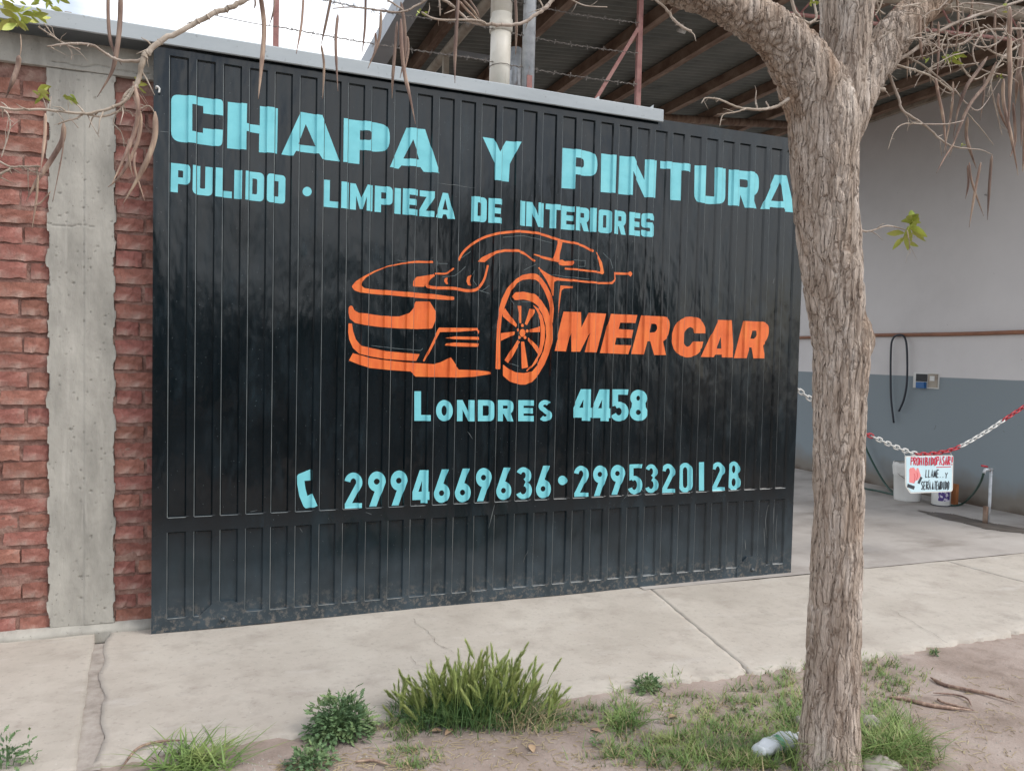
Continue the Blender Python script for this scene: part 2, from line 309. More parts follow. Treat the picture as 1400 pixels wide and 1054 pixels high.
# garage side wall: pale above, blue-grey dado below, chipped border, rising damp
m = M['walltop']; N, L, p = nodes(m); src = p.inputs['Base Color'].links[0].from_socket
c = N.new('ShaderNodeTexCoord'); sx = N.new('ShaderNodeSeparateXYZ'); L.new(c.outputs['Object'], sx.inputs[0])
n = N.new('ShaderNodeTexNoise'); n.inputs['Scale'].default_value = 3; n.inputs['Detail'].default_value = 8; L.new(c.outputs['Object'], n.inputs['Vector'])
def zmask(z, wdt, amp, nn=n):
    a = N.new('ShaderNodeMath'); a.operation = 'MULTIPLY_ADD'; L.new(nn.outputs[0], a.inputs[0]); a.inputs[1].default_value = amp; L.new(sx.outputs[2], a.inputs[2])
    r = N.new('ShaderNodeMapRange'); r.inputs[1].default_value = z+amp/2+wdt; r.inputs[2].default_value = z+amp/2; L.new(a.outputs[0], r.inputs[0]); return r.outputs[0]
def blend(mask, col):
    global src
    x = N.new('ShaderNodeMix'); x.data_type = 'RGBA'; L.new(mask, x.inputs[0]); L.new(src, x.inputs[6]); x.inputs[7].default_value = col; src = x.outputs[2]
blend(zmask(1.2, .006, .012), srgb(136, 146, 151))
blend(zmask(.10, .22, .5), srgb(128, 122, 114))
blend(zmask(-.02, .08, .3), srgb(96, 84, 74))
a = N.new('ShaderNodeMath'); a.operation = 'MULTIPLY_ADD'; L.new(n.outputs[0], a.inputs[0]); a.inputs[1].default_value = .28; L.new(sx.outputs[2], a.inputs[2])
r = N.new('ShaderNodeMapRange'); r.inputs[1].default_value = 4.14; r.inputs[2].default_value = 4.16; L.new(a.outputs[0], r.inputs[0]); blend(r.outputs[0], srgb(84, 62, 52))
n = N.new('ShaderNodeTexNoise'); n.inputs['Scale'].default_value = 4.3; n.inputs['Detail'].default_value = 9; n.inputs['Roughness'].default_value = .75; L.new(c.outputs['Object'], n.inputs['Vector'])
r = N.new('ShaderNodeMapRange'); r.inputs[1].default_value = .66; r.inputs[2].default_value = .70; L.new(n.outputs[0], r.inputs[0]); blend(r.outputs[0], srgb(96, 92, 90))
L.new(src, p.inputs['Base Color'])

# ------------------------------------------------------------------ ground
def gh(x, y):        # height of the soil
    return -.024+.009*fbm(x*1.6, y*1.6, 3)+.005*fbm(x*7, y*7, 1)-(.02 if y > -1.08 else 0)
def grid(name, x0, x1, y0, y1, nx, ny, fn, m, parent=None, smooth=True):
    V = [fn(x0+(x1-x0)*i/nx, y0+(y1-y0)*j/ny) for j in range(ny+1) for i in range(nx+1)]
    Fc = [(j*(nx+1)+i, j*(nx+1)+i+1, (j+1)*(nx+1)+i+1, (j+1)*(nx+1)+i) for j in range(ny) for i in range(nx)]
    return mk(name, V, Fc, m, parent, smooth)
tag(grid('ground', -300, 300, -300, 300, 4, 4, lambda x, y: (x, y, -.12), M['ground']), kind='structure')
tag(grid('road', -120, 120, -12, -4.9, 4, 1, lambda x, y: (x, y, -.085), M['road']), kind='structure')
tag(grid('dirt_verge', -2.6, 6.4, -4.85, -.95, 260, 130, lambda x, y: (x, y, gh(x, y) if y > -4.8 else -.12), M['dirt']), kind='structure')
tag(grid('far_verge', -120, 120, -20, -12, 4, 1, lambda x, y: (x, y, -.07), M['dirt']), kind='structure')

side = empty('sidewalk', kind='structure')
def edge_y(x):       # ragged outer edge of the cast concrete
    return -1.2+.03*math.sin(x*1.3+.5)+.03*fbm(x*2.2, 5, 0)+.03*fbm(x*16, 2, 0)+.012*fbm(x*60, 2, 0)
def slab(xa, xb, mt, yb_=-.052):     # xa, xb: functions of y giving the joint lines
    nx, ny = 110, 46; V = []; Fc = []
    for j in range(ny+1):
        for i in range(nx+1):
            t = i/nx; xm = (xa(-.6)*(1-t)+xb(-.6)*t); ye = edge_y(xm); y = yb_+(ye-yb_)*(j/ny)
            ja = .006*fbm(y*14, xa(0)*3, 0); x = (xa(y)+ja)*(1-t)+(xb(y)+ja)*t
            z = .004*fbm(x*1.2, y*1.2, 9)+.0015*fbm(x*9, y*9, 0)-.002
            if j >= ny-1: z -= .006
            V.append((x, y, z))
    for j in range(ny):
        for i in range(nx):
            a = j*(nx+1)+i; Fc.append((a, a+nx+1, a+nx+2, a+1))
    ring = [ny*(nx+1)+i for i in range(nx+1)]
    n0 = len(V)
    for k in ring: V.append((V[k][0], V[k][1]-.008-.008*random.random(), -.06))
    for i in range(nx): Fc.append((ring[i], n0+i, n0+i+1, ring[i+1]))
    for col in (0, nx):
        ids = [j*(nx+1)+col for j in range(ny+1)]; n0 = len(V)
        for k in ids: V.append((V[k][0], V[k][1], -.06))
        for j in range(ny): Fc.append((ids[j], ids[j+1], n0+j+1, n0+j) if col else (ids[j], n0+j, n0+j+1, ids[j+1]))
    return mk('slab', V, Fc, mt, side, True)
j1 = lambda y: -.222-.073*(y+.06)
j2 = lambda y: 2.635+.18*(y+.1)
slab(lambda y: -2.6, lambda y: j1(y)-.012, M['slab'], .09)
slab(lambda y: j1(y)+.045+.012*math.sin(y*5)+.008*math.sin(y*17), j2, M['slab'], .09)
slab(lambda y: j2(y)+.004, lambda y: 4.95-.05*y, M['slab'])
slab(lambda y: 4.957-.05*y, lambda y: 9, M['slab'])
mk('joint_fill', [(j1(-.05)-.03, -.05, -.005), (j1(-.05)+.08, -.05, -.005), (j1(-1.23)+.06, -1.23, -.012), (j1(-1.23)-.02, -1.23, -.012)], [(0, 3, 2, 1)], M['joint'], side)
mk('joint_fill', [(j2(-.05)-.02, -.05, -.004), (j2(-.05)+.03, -.05, -.004), (j2(-1.13)+.02, -1.13, -.006), (j2(-1.13)-.02, -1.13, -.006)], [(0, 3, 2, 1)], M['joint'], side)
# hairline cracks as thin raised-edge grooves (dark dirt filled)
def crack(pts, w, parent, m):
    P = []
    for i in range(len(pts)-1):
        a = Vector(pts[i]); b = Vector(pts[i+1])
        for k in range(14):
            t = k/14; q = a.lerp(b, t); d = (b-a).normalized(); o = Vector((-d.y, d.x, 0))*.02*fbm(q.x*9, q.y*9, 4); P.append(q+o)
    V = []; Fc = []
    for i, q in enumerate(P):
        d = (P[min(i+1, len(P)-1)]-P[max(i-1, 0)]).normalized(); n = Vector((-d.y, d.x, 0)); ww = w*(.3+.9*abs(fbm(q.x*20, q.y*20, 2)))
        V += [q+n*ww, q-n*ww]
    for i in range(len(P)-1): Fc.append((2*i, 2*i+1, 2*i+3, 2*i+2))
    return mk('crack', V, Fc, m, parent)
def g0(x, y, z=.004): return onp(x, y, 2, z)
crack([g0(560, 846), g0(585, 862), g0(602, 882), g0(622, 893)], .0014, side, M['puddle'])
crack([g0(560, 897), g0(568, 908), g0(600, 915), g0(615, 922)], .0012, side, M['puddle'])
crack([g0(1215, 832), g0(1262, 858), g0(1300, 880)], .0015, side, M['puddle'])
tag(grid('garage_floor', 2.6, 8, -.0545, 9, 60, 60, lambda x, y: (x, y, .0015*fbm(x, y, 0)+.002+.002*min(1, max(0, (y+.045)*8))), M['garfloor']), kind='structure')

# ------------------------------------------------------------------ brick wall with concrete column and ring beam
wall = empty('brick_wall', (-.3, .2, 0), label='weathered red brick wall with a grey concrete column, left of the black gate', cat='wall')
def relief(name, x0, x1, z0, z1, nx, nz, yf, m, edge=None, back=.3):
    V = []; Fc = []
    for j in range(nz+1):
        for i in range(nx+1):
            z = z0+(z1-z0)*j/nz; x = x0+(x1-x0)*i/nx
            if edge: x = edge(x, z, i == 0, i == nx)
            V.append((x, yf(x, z), z))
    for j in range(nz):
        for i in range(nx): a = j*(nx+1)+i; Fc.append((a, a+1, a+nx+2, a+nx+1))
    n0 = len(V); top = [nz*(nx+1)+i for i in range(nx+1)]; bot = list(range(nx+1)); lf = [j*(nx+1) for j in range(nz+1)]; rg = [j*(nx+1)+nx for j in range(nz+1)]
    def skirt(ids, flip):
        n0 = len(V)
        for k in ids: V.append((V[k][0], back, V[k][2]))
        for i in range(len(ids)-1):
            f = (ids[i], ids[i+1], n0+i+1, n0+i); Fc.append(f if flip else f[::-1])
    skirt(top, True); skirt(bot, False); skirt(lf, False); skirt(rg, True)
    return mk(name, V, Fc, m, wall, True)
boxo('masonry_core', -3, 2.62, .16, .32, -.1, 2.74, M['mortar'], wall)
relief('mortar', -1.6, .12, -.02, 2.6, 150, 300, lambda x, z: .1335-.013*max(0, fbm(x*3.5, z*6, 11)-.12)+.005*fbm(x*14, z*30, 0)+.003*fbm(x*50, z*50, 2), M['mortar'], back=.17)
# bricks: nine irregular hand-made shapes shared in a loop
def brick_mesh(k, L_, H_):
    nx, nz = 6, 3; V = []; Fc = []
    for j in range(nz+1):
        for i in range(nx+1):
            u = i/nx; v = j/nz; x = (u-.5)*L_; z = (v-.5)*H_; e = min(u, 1-u)*L_/.012; f = min(v, 1-v)*H_/.01
            rnd_ = (.004 if e < .5 else 0)+(.004 if f < .3 else 0)
            x += .007*fbm(k*9+i, j, 1); z += .0055*fbm(k*7, i*.9, j*1.3)
            V.append((x, rnd_*.6+.0055*fbm(u*5+k*3, v*3, 3), z))
    for j in range(nz):
        for i in range(nx): a = j*(nx+1)+i; Fc.append((a, a+1, a+nx+2, a+nx+1))
    per = [i for i in range(nx+1)]+[j*(nx+1)+nx for j in range(1, nz+1)]+[nz*(nx+1)+i for i in reversed(range(nx))]+[j*(nx+1) for j in reversed(range(1, nz))]
    n0 = len(V)
    for q in per: V.append((V[q][0]*1.0, .04, V[q][2]))
    for i in range(len(per)): j = (i+1) % len(per); Fc.append((per[j], per[i], n0+i, n0+j))
    me = bpy.data.meshes.new('brick'); me.from_pydata(V, [], Fc); me.update(); me.materials.append(M['brick'])
    return me
rb = random.Random(3)
BM = {}
def brick(x0, x1, z, h, rnd_):
    L_ = x1-x0; key = (round(L_/.03), rnd_.randrange(5))
    if key not in BM: BM[key] = (brick_mesh(len(BM), key[0]*.03, .060), key[0]*.03)
    me, l0 = BM[key]
    o = link('brick', me, None, wall); 
    o.location = ((x0+x1)/2, .122+rnd_.uniform(-.004, .005), z); o.scale = (L_/l0, 1, h/.060); o.rotation_euler = (rnd_.uniform(-.03, .03), rnd_.uniform(-.012, .012), rnd_.uniform(-.015, .015))
    o.location = Vector(o.location)
rowz = []; z = .055
while z < 2.55:
    rowz.append(z); z += .0795+rb.uniform(-.004, .006)
for r_i, z in enumerate(rowz):
    h = rb.uniform(.056, .070)
    # left of the column
    xr = -.432+rb.uniform(-.012, .006); off = [.10, .215][r_i % 2]+rb.uniform(-.03, .03); x = xr
    ln = off
    while x > -1.25:
        brick(x-ln, x, z+rb.uniform(-.003, .003), h, rb); x -= ln+rb.uniform(.008, .018); ln = rb.uniform(.19, .225)
    xl = -.168+rb.uniform(-.008, .010); ln = [.105, .2][(r_i+1) % 2]+rb.uniform(-.02, .02); x = xl
    while x < .06:
        brick(x, x+ln, z+rb.uniform(-.003, .003), h, rb); x += ln+rb.uniform(.008, .018); ln = rb.uniform(.12, .2)
def coledge(x, z, l, r):
    if l: return x+.010*fbm(z*9, 1, 0)+.008*math.copysign(1, math.sin(z*math.pi/.0805))*.5
    if r: return x+.009*fbm(z*9, 7, 0)+.006*math.copysign(1, math.sin(z*math.pi/.0805+1))*.5
    return x
def coly(x, z):
    b = -.003 if x > -.29 else 0
    y = .112+b+.0025*fbm(x*9, z*3, 0)+.0012*fbm(x*40, z*25, 2)
    w = abs(z-(1.88+.012*fbm(x*12, 3, 0)));
    if w < .0018 and x < -.25: y += .005
    pit = noise.noise(Vector((x*70, z*70, 5)))
    if pit > .62: y += .006
    return y
relief('concrete_column', -.438, -.168, .035, 2.575, 60, 520, coly, M['concrete'], coledge, .17)
def beamy(x, z):
    y = .104+.004*fbm(x*5, z*9, 3)+.0015*fbm(x*40, z*40, 2)
    w = abs(z-(2.60+.02*fbm(x*7, 3, 1)))
    if w < .0022 and -.42 < x < -.02: y += .006
    return y
relief('ring_beam', -1.7, .14, 2.578, 2.705, 260, 40, beamy, M['concrete'], None, .17)
relief('plinth', -1.7, .05, -.05, .036, 160, 8, lambda x, z: .078+.01*fbm(x*6, z*9, 3)+.035*max(0, (z-.015)/.02), M['concrete'], None, .17)

# ------------------------------------------------------------------ steel guide rail over the gate
rail = empty('gate_guide_rail', (.8, 0, 2.7), label='long pale grey steel guide rail running above the black gate and the brick wall', cat='rail')
def railz(x): return 2.712-.0108*(x+.6)
V = []; Fc = []; xs = [-1.8+4.45*i/60 for i in range(61)]
sec = [(-.024, 0), (-.030, .004), (-.030, .066), (-.026, .071), (.155, .071), (.155, .0), (.150, .0), (.150, .066), (-.0245, .066), (-.0245, .004)]
for i, x in enumerate(xs):
    for (y, dz) in sec: V.append((x, y+.0012*fbm(x*3, dz*20, 0), railz(x)+dz+.0008*fbm(x*5, 3, 0)))
m_ = len(sec)
for i in range(60):
    for k in range(m_):
        a = i*m_+k; b_ = i*m_+(k+1) % m_; Fc.append((a, a+m_, b_+m_, b_))
Fc += [tuple(range(m_))[::-1], tuple(60*m_+k for k in range(m_))]
mk('channel', V, Fc, M['rail'], rail)
for x in (2.25, 2.60):
    V = []; Fc = []; z = railz(x)+.0715
    V = [(x-.03, .05, z), (x+.03, .05, z), (x+.03, .05, z+.045), (x-.03, .056, z), (x+.03, .056, z), (x+.03, .056, z+.045)]
    Fc = [(0, 1, 2), (5, 4, 3), (0, 3, 4, 1), (1, 4, 5, 2), (2, 5, 3, 0)]
    if x > 2.3 or True: mk('gusset', V, Fc, M['rail'], rail)

# ------------------------------------------------------------------ the gate
GW, GH, X0, PT, RW = 3.6925, 2.70, .0651, .116, .083
ZM, ZT, ZB, ZL = .5406, 2.632, .063, .474
DEP, SL = .011, .007
gate = empty('sliding_gate', (1.85, 0, 0), label='wide black ribbed metal sliding gate painted with turquoise lettering and an orange car outline', cat='gate')
def zt(x): return 2.668-.0125*(x-.1)
def dent(x, z): return .0026*fbm(x*3.1, z*1.9, 8, 2)
def surf(x, z):
    """front surface of the gate at (x, z)"""
    n = math.floor((x-X0)/PT); u = x-X0-n*PT
    if n < 0 or n > 30 or u > RW: y = 0
    elif u < SL: y = DEP*u/SL
    elif u > RW-SL: y = DEP*(RW-u)/SL
    else: y = DEP
    up_ = min(z-ZM, zt(x)-z) if z > (ZM+ZL)/2 else min(z-ZB, ZL-z)
    if up_ < 0: y = 0
    elif up_ < SL: y = min(y, DEP*up_/SL)
    return y+dent(x, z)-(.0004)
def panel(n, z0, z1, nz):
    x0 = X0+n*PT; us = [0, .0028, SL, .025, .0415, .058, RW-SL, RW-.0015, RW]
    us += ([.0993, PT] if n < 30 else [])
    zs = [0, .0028, SL]+[SL+(z1-z0-2*SL)*i/nz for i in range(1, nz)]+[z1-z0-SL, z1-z0-.0015, z1-z0]
    V = []; Fc = []; zt0 = z1
    for w in zs:
        for u in us:
            x = x0+u; z = z0+w+((zt(x)-zt0)*w/(z1-z0) if z1 > 1 else 0); y = surf(x, z)
            if abs(u-.0028) < 1e-6 and .001 < w < z1-z0-.001: y -= .0026      # rolled lip on the rib's right edge
            if abs(w-.0028) < 1e-6 and 0 < u <= RW: y -= .0022
            V.append((x, y, z))
    k = len(us)
    for j in range(len(zs)-1):
        for i in range(k-1): a = j*k+i; Fc.append((a, a+1, a+k+1, a+k))
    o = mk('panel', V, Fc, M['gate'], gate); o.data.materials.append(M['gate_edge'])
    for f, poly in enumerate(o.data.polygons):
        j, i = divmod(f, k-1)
        if (i == 0 and 0 < j < len(zs)-2) or (j == 0 and i < 8 and z0 > -1 and i > 0): poly.material_index = 1  # rib and ledge lips take the painted highlight colour
    return o
for n in range(31):
    panel(n, ZM, zt(X0+n*PT), 44); panel(n, ZB, ZL, 9)
def flat(name, x0, x1, z0, z1, nx, nz, th=.03, m=None, parent=None, dy=0):
    V = []; Fc = []
    for j in range(nz+1):
        for i in range(nx+1):
            x = x0+(x1-x0)*i/nx; za = zt(x) if name == 'top_rail' else z0; z = za+(z1-za)*j/nz; V.append((x, dent(x, z)+dy, z))
    for j in range(nz):
        for i in range(nx): a = j*(nx+1)+i; Fc.append((a, a+1, a+nx+2, a+nx+1))
    per = list(range(nx+1))+[j*(nx+1)+nx for j in range(1, nz+1)]+[nz*(nx+1)+i for i in reversed(range(nx))]+[j*(nx+1) for j in reversed(range(1, nz))]
    n0 = len(V)
    for q in per: V.append((V[q][0], th, V[q][2]))
    for i in range(len(per)): j = (i+1) % len(per); Fc.append((per[j], per[i], n0+i, n0+j))
    return mk(name, V, Fc, m or M['gate'], parent or gate)
flat('stile', 0, X0, 0, GH, 2, 60); flat('stile', X0+30*PT+RW, GW, 0, GH, 2, 60)
flat('top_rail', X0, X0+30*PT+RW, ZT, GH, 90, 2); flat('mid_rail', X0, X0+30*PT+RW, ZL, ZM, 90, 2); flat('bottom_rail', X0, X0+30*PT+RW, 0, ZB, 90, 2)
boxo('back_sheet', .01, GW-.01, .031, .038, .01, GH-.01, M['gate'], gate)
# roller housings with their axle bolts
for (px, py) in ((304.7, 846), (1027.8, 778.6)):
    c0 = onp(px, py, 1, 0); cx_ = c0.x; V = []; Fc = []
    w = .115; ht = .128; P2 = [(cx_-w, .0008)]+[(cx_-w+.0, .05), (cx_-w*.92, .068), (cx_-w*.6, .1), (cx_-w*.35, ht), (cx_+w*.3, ht), (cx_+w*.6, ht-.012), (cx_+w*.85, .08), (cx_+w, .05), (cx_+w, .0008)]
    n_ = len(P2)
    for y in (-.0035, .012):
        for (x, z) in P2: V.append((x, y, z))
    Fc.append(tuple(range(n_))); Fc += [(i+n_, (i+1) % n_+n_, (i+1) % n_, i) for i in range(n_)]
    mk('roller_cover', V, Fc, M['gate'], gate)
    tubeo('axle_bolt', [(cx_, -.003, c0.z), (cx_, -.012, c0.z)], .012, M['gate'], gate, 10)
    tubeo('axle_bolt', [(cx_, -.011, c0.z), (cx_, -.016, c0.z)], .006, M['gate_edge'], gate, 8)
pt = onp(216, 122, 1, -.01)
tubeo('white_clip', catmull([pt+Vector((-.008, .01, .004)), pt+Vector((-.004, -.01, .008)), pt+Vector((.006, -.008, 0)), pt+Vector((.004, -.006, -.018))], 4), .0045, M['white'], gate, 8)

# ---- painted signwriting: outlines in the plane of the gate, laid over the ribs
def rpoly(P):
    """P: [(x, y, r)] in photo px; returns rounded outline"""
    out = []; n = len(P)
    for i, q in enumerate(P):
        r = q[2] if len(q) > 2 else 0
        b_ = Vector((q[0], q[1])); a = Vector(P[i-1][:2]); c_ = Vector(P[(i+1) % n][:2])
        if r <= 0: out.append(b_); continue
        d1 = (a-b_); d2 = (c_-b_); r1 = min(r, d1.length*.49); r2 = min(r, d2.length*.49)
        s = b_+d1.normalized()*r1; e = b_+d2.normalized()*r2
        for k in range(6):
            t = k/5; out.append(s*(1-t)**2+b_*2*t*(1-t)+e*t*t)
    return out
def smooth_closed(P, n=4):
    P = [Vector(p) for p in P]; o = []; L_ = len(P)
    for i in range(L_):
        a, b_, c_, d = P[i-1], P[i], P[(i+1) % L_], P[(i+2) % L_]
        for k in range(n):
            t = k/n; o.append(.5*((2*b_)+(c_-a)*t+(2*a-5*b_+4*c_-d)*t*t+(3*b_-a-3*c_+d)*t**3))
    return o
def paint(name, pieces, m, parent=gate, lay=.0009, plane=0, drape=True):
    """pieces: [(outer px loop, [hole px loops])]; each piece a fraction of a millimetre above the last"""
    bm = bmesh.new()
    for k, (o_, hs) in enumerate(pieces):
        loops = [[Vector((q.x, 0, q.z)) for q in (onp(v[0], v[1], 1, plane) for v in lp)] for lp in [o_]+hs]
        flatl = [v for lp in loops for v in lp]
        tris = tessellate_polygon([[Vector((v.x, v.z, 0)) for v in lp] for lp in loops])
        b2 = bmesh.new(); vs_ = [b2.verts.new(v) for v in flatl]
        for t in tris:
            try: b2.faces.new([vs_[i] for i in t])
            except ValueError: pass
        if drape:
            x0 = min(v.x for v in flatl); x1 = max(v.x for v in flatl); z0 = min(v.z for v in flatl); z1 = max(v.z for v in flatl)
            cuts = []
            for n in range(31):
                for u in (0, SL, .0415, RW-SL, RW): cuts.append(X0+n*PT+u)
            for cx_ in cuts:
                if x0 < cx_ < x1: bmesh.ops.bisect_plane(b2, geom=b2.verts[:]+b2.edges[:]+b2.faces[:], plane_co=(cx_, 0, 0), plane_no=(1, 0, 0), dist=1e-6)
            z = math.floor(z0/.05)*.05
            while z < z1:
                if z > z0: bmesh.ops.bisect_plane(b2, geom=b2.verts[:]+b2.edges[:]+b2.faces[:], plane_co=(0, 0, z), plane_no=(0, 0, 1), dist=1e-6)
                z += .05
        for v in b2.verts: v.co.y = (surf(v.co.x, v.co.z) if drape else plane)-lay-k*.00025
        for f in b2.faces:
            f.normal_update()
            if f.normal.y > 0: f.normal_flip()
        me = bpy.data.meshes.new('t'); b2.to_mesh(me); b2.free(); bm.from_mesh(me); bpy.data.meshes.remove(me)
    me = bpy.data.meshes.new(name); bm.to_mesh(me); bm.free()
    return link(name, me, m, parent)
def ribbon(P, w):
    """polyline -> closed outline of width w (px, number or list)"""
    P = [Vector(p[:2]) for p in P]
    if isinstance(w, (int, float)): w = [w]*len(P)
    if len(w) != len(P): w = lerpl(w, len(P))
    A, B = [], []
    for i, p_ in enumerate(P):
        d1 = (P[i]-P[i-1]).normalized() if i else None; d2 = (P[i+1]-P[i]).normalized() if i < len(P)-1 else None
        if d1 is None: d1 = d2
        if d2 is None: d2 = d1
        n1 = Vector((-d1.y, d1.x)); n2 = Vector((-d2.y, d2.x)); mm_ = (n1+n2)
        mm_ = mm_.normalized() if mm_.length > .2 else n1; s = 1/max(.5, mm_.dot(n1))
        A.append(p_+mm_*w[i]/2*s); B.append(p_-mm_*w[i]/2*s)
    return A+B[::-1]
def arc(cx_, cy, rx, ry, a0, a1, n=14):
    return [(cx_+rx*math.cos(math.radians(a0+(a1-a0)*i/n)), cy+ry*math.sin(math.radians(a0+(a1-a0)*i/n))) for i in range(n+1)]

# generic signwriter's letters in a unit box, v up; (u, v, r) r as a fraction of the height
def glyph(ch, sw, sh, R=.14):
    a = sw; h = sh
    r = R
    G = {
     'I': [([(0, 0), (1, 0), (1, 1), (0, 1)], [])],
     'L': [([(0, 0), (1, 0), (1, h), (a, h), (a, 1), (0, 1)], [])],
     'U': [([(0, 1), (0, 0, r*1.3), (1, 0, r*1.3), (1, 1), (1-a, 1), (1-a, h, r*.3), (a, h, r*.3), (a, 1)], [])],
     'P': [([(0, 0), (a, 0), (a, .30), (1, .30, r*1.3), (1, 1, r*1.3), (0, 1)], [[(a, .30+h), (1-a, .30+h, r*.2), (1-a, 1-h, r*.2), (a, 1-h)]])],
     'D': [([(0, 0), (1, 0, r*1.3), (1, 1, r*1.3), (0, 1)], [[(a, h), (1-a, h, r*.4), (1-a, 1-h, r*.4), (a, 1-h)]])],
     'O': [([(0, 0, r), (1, 0, r), (1, 1, r), (0, 1, r)], [[(a, h, r*.2), (1-a, h, r*.2), (1-a, 1-h, r*.2), (a, 1-h, r*.2)]])],
     'M': [([(0, 0), (a, 0), (a, .55), (.5-.06, 0.05), (.5+.06, .05), (1-a, .55), (1-a, 0), (1, 0), (1, 1), (1-a*.9, 1), (.5, .48), (a*.9, 1), (0, 1)], [])],
     'Z': [([(0, 0), (1, 0), (1, h), (a*1.2, h), (1, 1-h*1.1), (1, 1), (0, 1), (0, 1-h), (1-a*1.4, 1-h), (0, h*1.1)], [])],
     'E': [([(0, 0), (1, 0), (1, h), (a, h), (a, .5-h/2), (.94, .5-h/2), (.94, .5+h/2), (a, .5+h/2), (a, 1-h), (1, 1-h), (1, 1), (0, 1)], [])],
     'A': [([(0, 0), (a*.95, 0), (a*.95+.06, .16), (1-a-.08, .16), (1-a, 0), (1, 0), (.64, 1), (.36, 1)], [[(.36, .34), (.64, .34), (.5, .78)]])],
     'N': [([(0, 0), (a, 0), (a, .55), (1-a, 0), (1, 0), (1, 1), (1-a, 1), (1-a, .45), (a, 1), (0, 1)], [])],
     'T': [([(.5-a/2, 0), (.5+a/2, 0), (.5+a/2, 1-h), (1, 1-h), (1, 1), (0, 1), (0, 1-h), (.5-a/2, 1-h)], [])],
     'R': [([(0, 0), (a, 0), (a, .34), (a+.06, .34), (1-a, 0), (1, 0), (.82, .38), (1, .5, r), (1, 1, r*1.4), (0, 1)], [[(a, .34+h), (1-a, .34+h, r*.2), (1-a, 1-h, r*.2), (a, 1-h)]])],
     'S': [([(0, 0, r), (1, 0, r), (1, .5+h/2, r), (a, .5+h/2, r*.3), (a, 1-h, r*.3), (1-a, 1-h, r*.2), (1-a, .72), (1, .72), (1, 1, r), (0, 1, r), (0, .5-h/2, r), (1-a, .5-h/2, r*.3), (1-a, h, r*.3), (a, h, r*.2), (a, .28), (0, .28)], [])],
    }
    if ch in G: return [([q if len(q) > 2 else (*q, 0) for q in o_], [[q if len(q) > 2 else (*q, 0) for q in hh] for hh in hs]) for o_, hs in G[ch]]
    raise KeyError(ch)
def place(ch, x0, x1, yt0, yt1, yb0, yb1, sw, sh, R=.14, lean=0):
    """unit glyph -> px outline in the quad given by left/right top and bottom heights"""
    def mp_(q):
        t = q[0]; yb = yb0+(yb1-yb0)*t; yt = yt0+(yt1-yt0)*t
        return (x0+(x1-x0)*t+lean*(q[1]-.5), yb+(yt-yb)*q[1], (q[2] if len(q) > 2 else 0)*abs(yt-yb))
    return [(rpoly([mp_(q) for q in o_]), [rpoly([mp_(q) for q in h_]) for h_ in hs]) for o_, hs in glyph(ch, sw, sh, R)]
def interp(P, x):
    for i in range(len(P)-1):
        if x <= P[i+1][0] or i == len(P)-2:
            a, b_ = P[i], P[i+1]; return a[1]+(b_[1]-a[1])*(x-a[0])/(b_[0]-a[0])
# line 2
T2 = [(233.4, 222.1), (377.7, 238), (443.5, 245.8), (613.9, 264.3), (645.5, 268.3), (687, 272.2), (711.7, 274.9), (875.4, 291.3), (896, 293)]
B2 = [(233.4, 261.9), (377.7, 277.6), (442.6, 282.4), (622.4, 299.9), (645.1, 302.7), (686, 305.5), (711.3, 308.2), (875.4, 322.8), (896, 325)]
line2 = [('P', 233.4, 260.1), ('U', 263.5, 290.6), ('L', 294.7, 317.3), ('I', 320.3, 330.8), ('D', 335.7, 361.1), ('O', 365, 390.3),
 ('L', 442.6, 463), ('I', 466.6, 476.9), ('M', 479, 509.9), ('P', 512.9, 536.7), ('I', 540, 548.5), ('E', 551.2, 571.5), ('Z', 574.2, 594.1), ('A', 596.4, 622.4),
 ('D', 645.1, 666.2), ('E', 668.6, 687), ('I', 711.3, 718.9), ('N', 720.3, 744.1), ('T', 746.8, 766.3), ('E', 768.1, 785.2), ('R', 787.4, 806.5), ('I', 807.8, 815.5),
 ('O', 819.1, 836.6), ('R', 840.2, 857), ('E', 860.4, 876.3), ('S', 877.9, 895.1)]
rl = random.Random(5)
for ch, xa, xb in line2:
    w = xb-xa; sw = {'M': .27, 'N': .34, 'I': 1, 'T': .40, 'A': .36, 'E': .42, 'L': .42}.get(ch, .37); sw = min(sw, 1)
    j = rl.uniform(-.5, .5)
    paint('painted_letter', place(ch, xa, xb, interp(T2, xa)+j, interp(T2, xb)+j, interp(B2, xa), interp(B2, xb), sw, .23, lean=.7), M['cyan'])
paint('painted_dot', [(arc(420.2, 261.7, 6.3, 6.5, 0, 354, 20), [])], M['cyan'])
paint('painted_dot', [(arc(769.9, 656.9, 5.9, 6.4, 0, 354, 20), [])], M['cyan'])
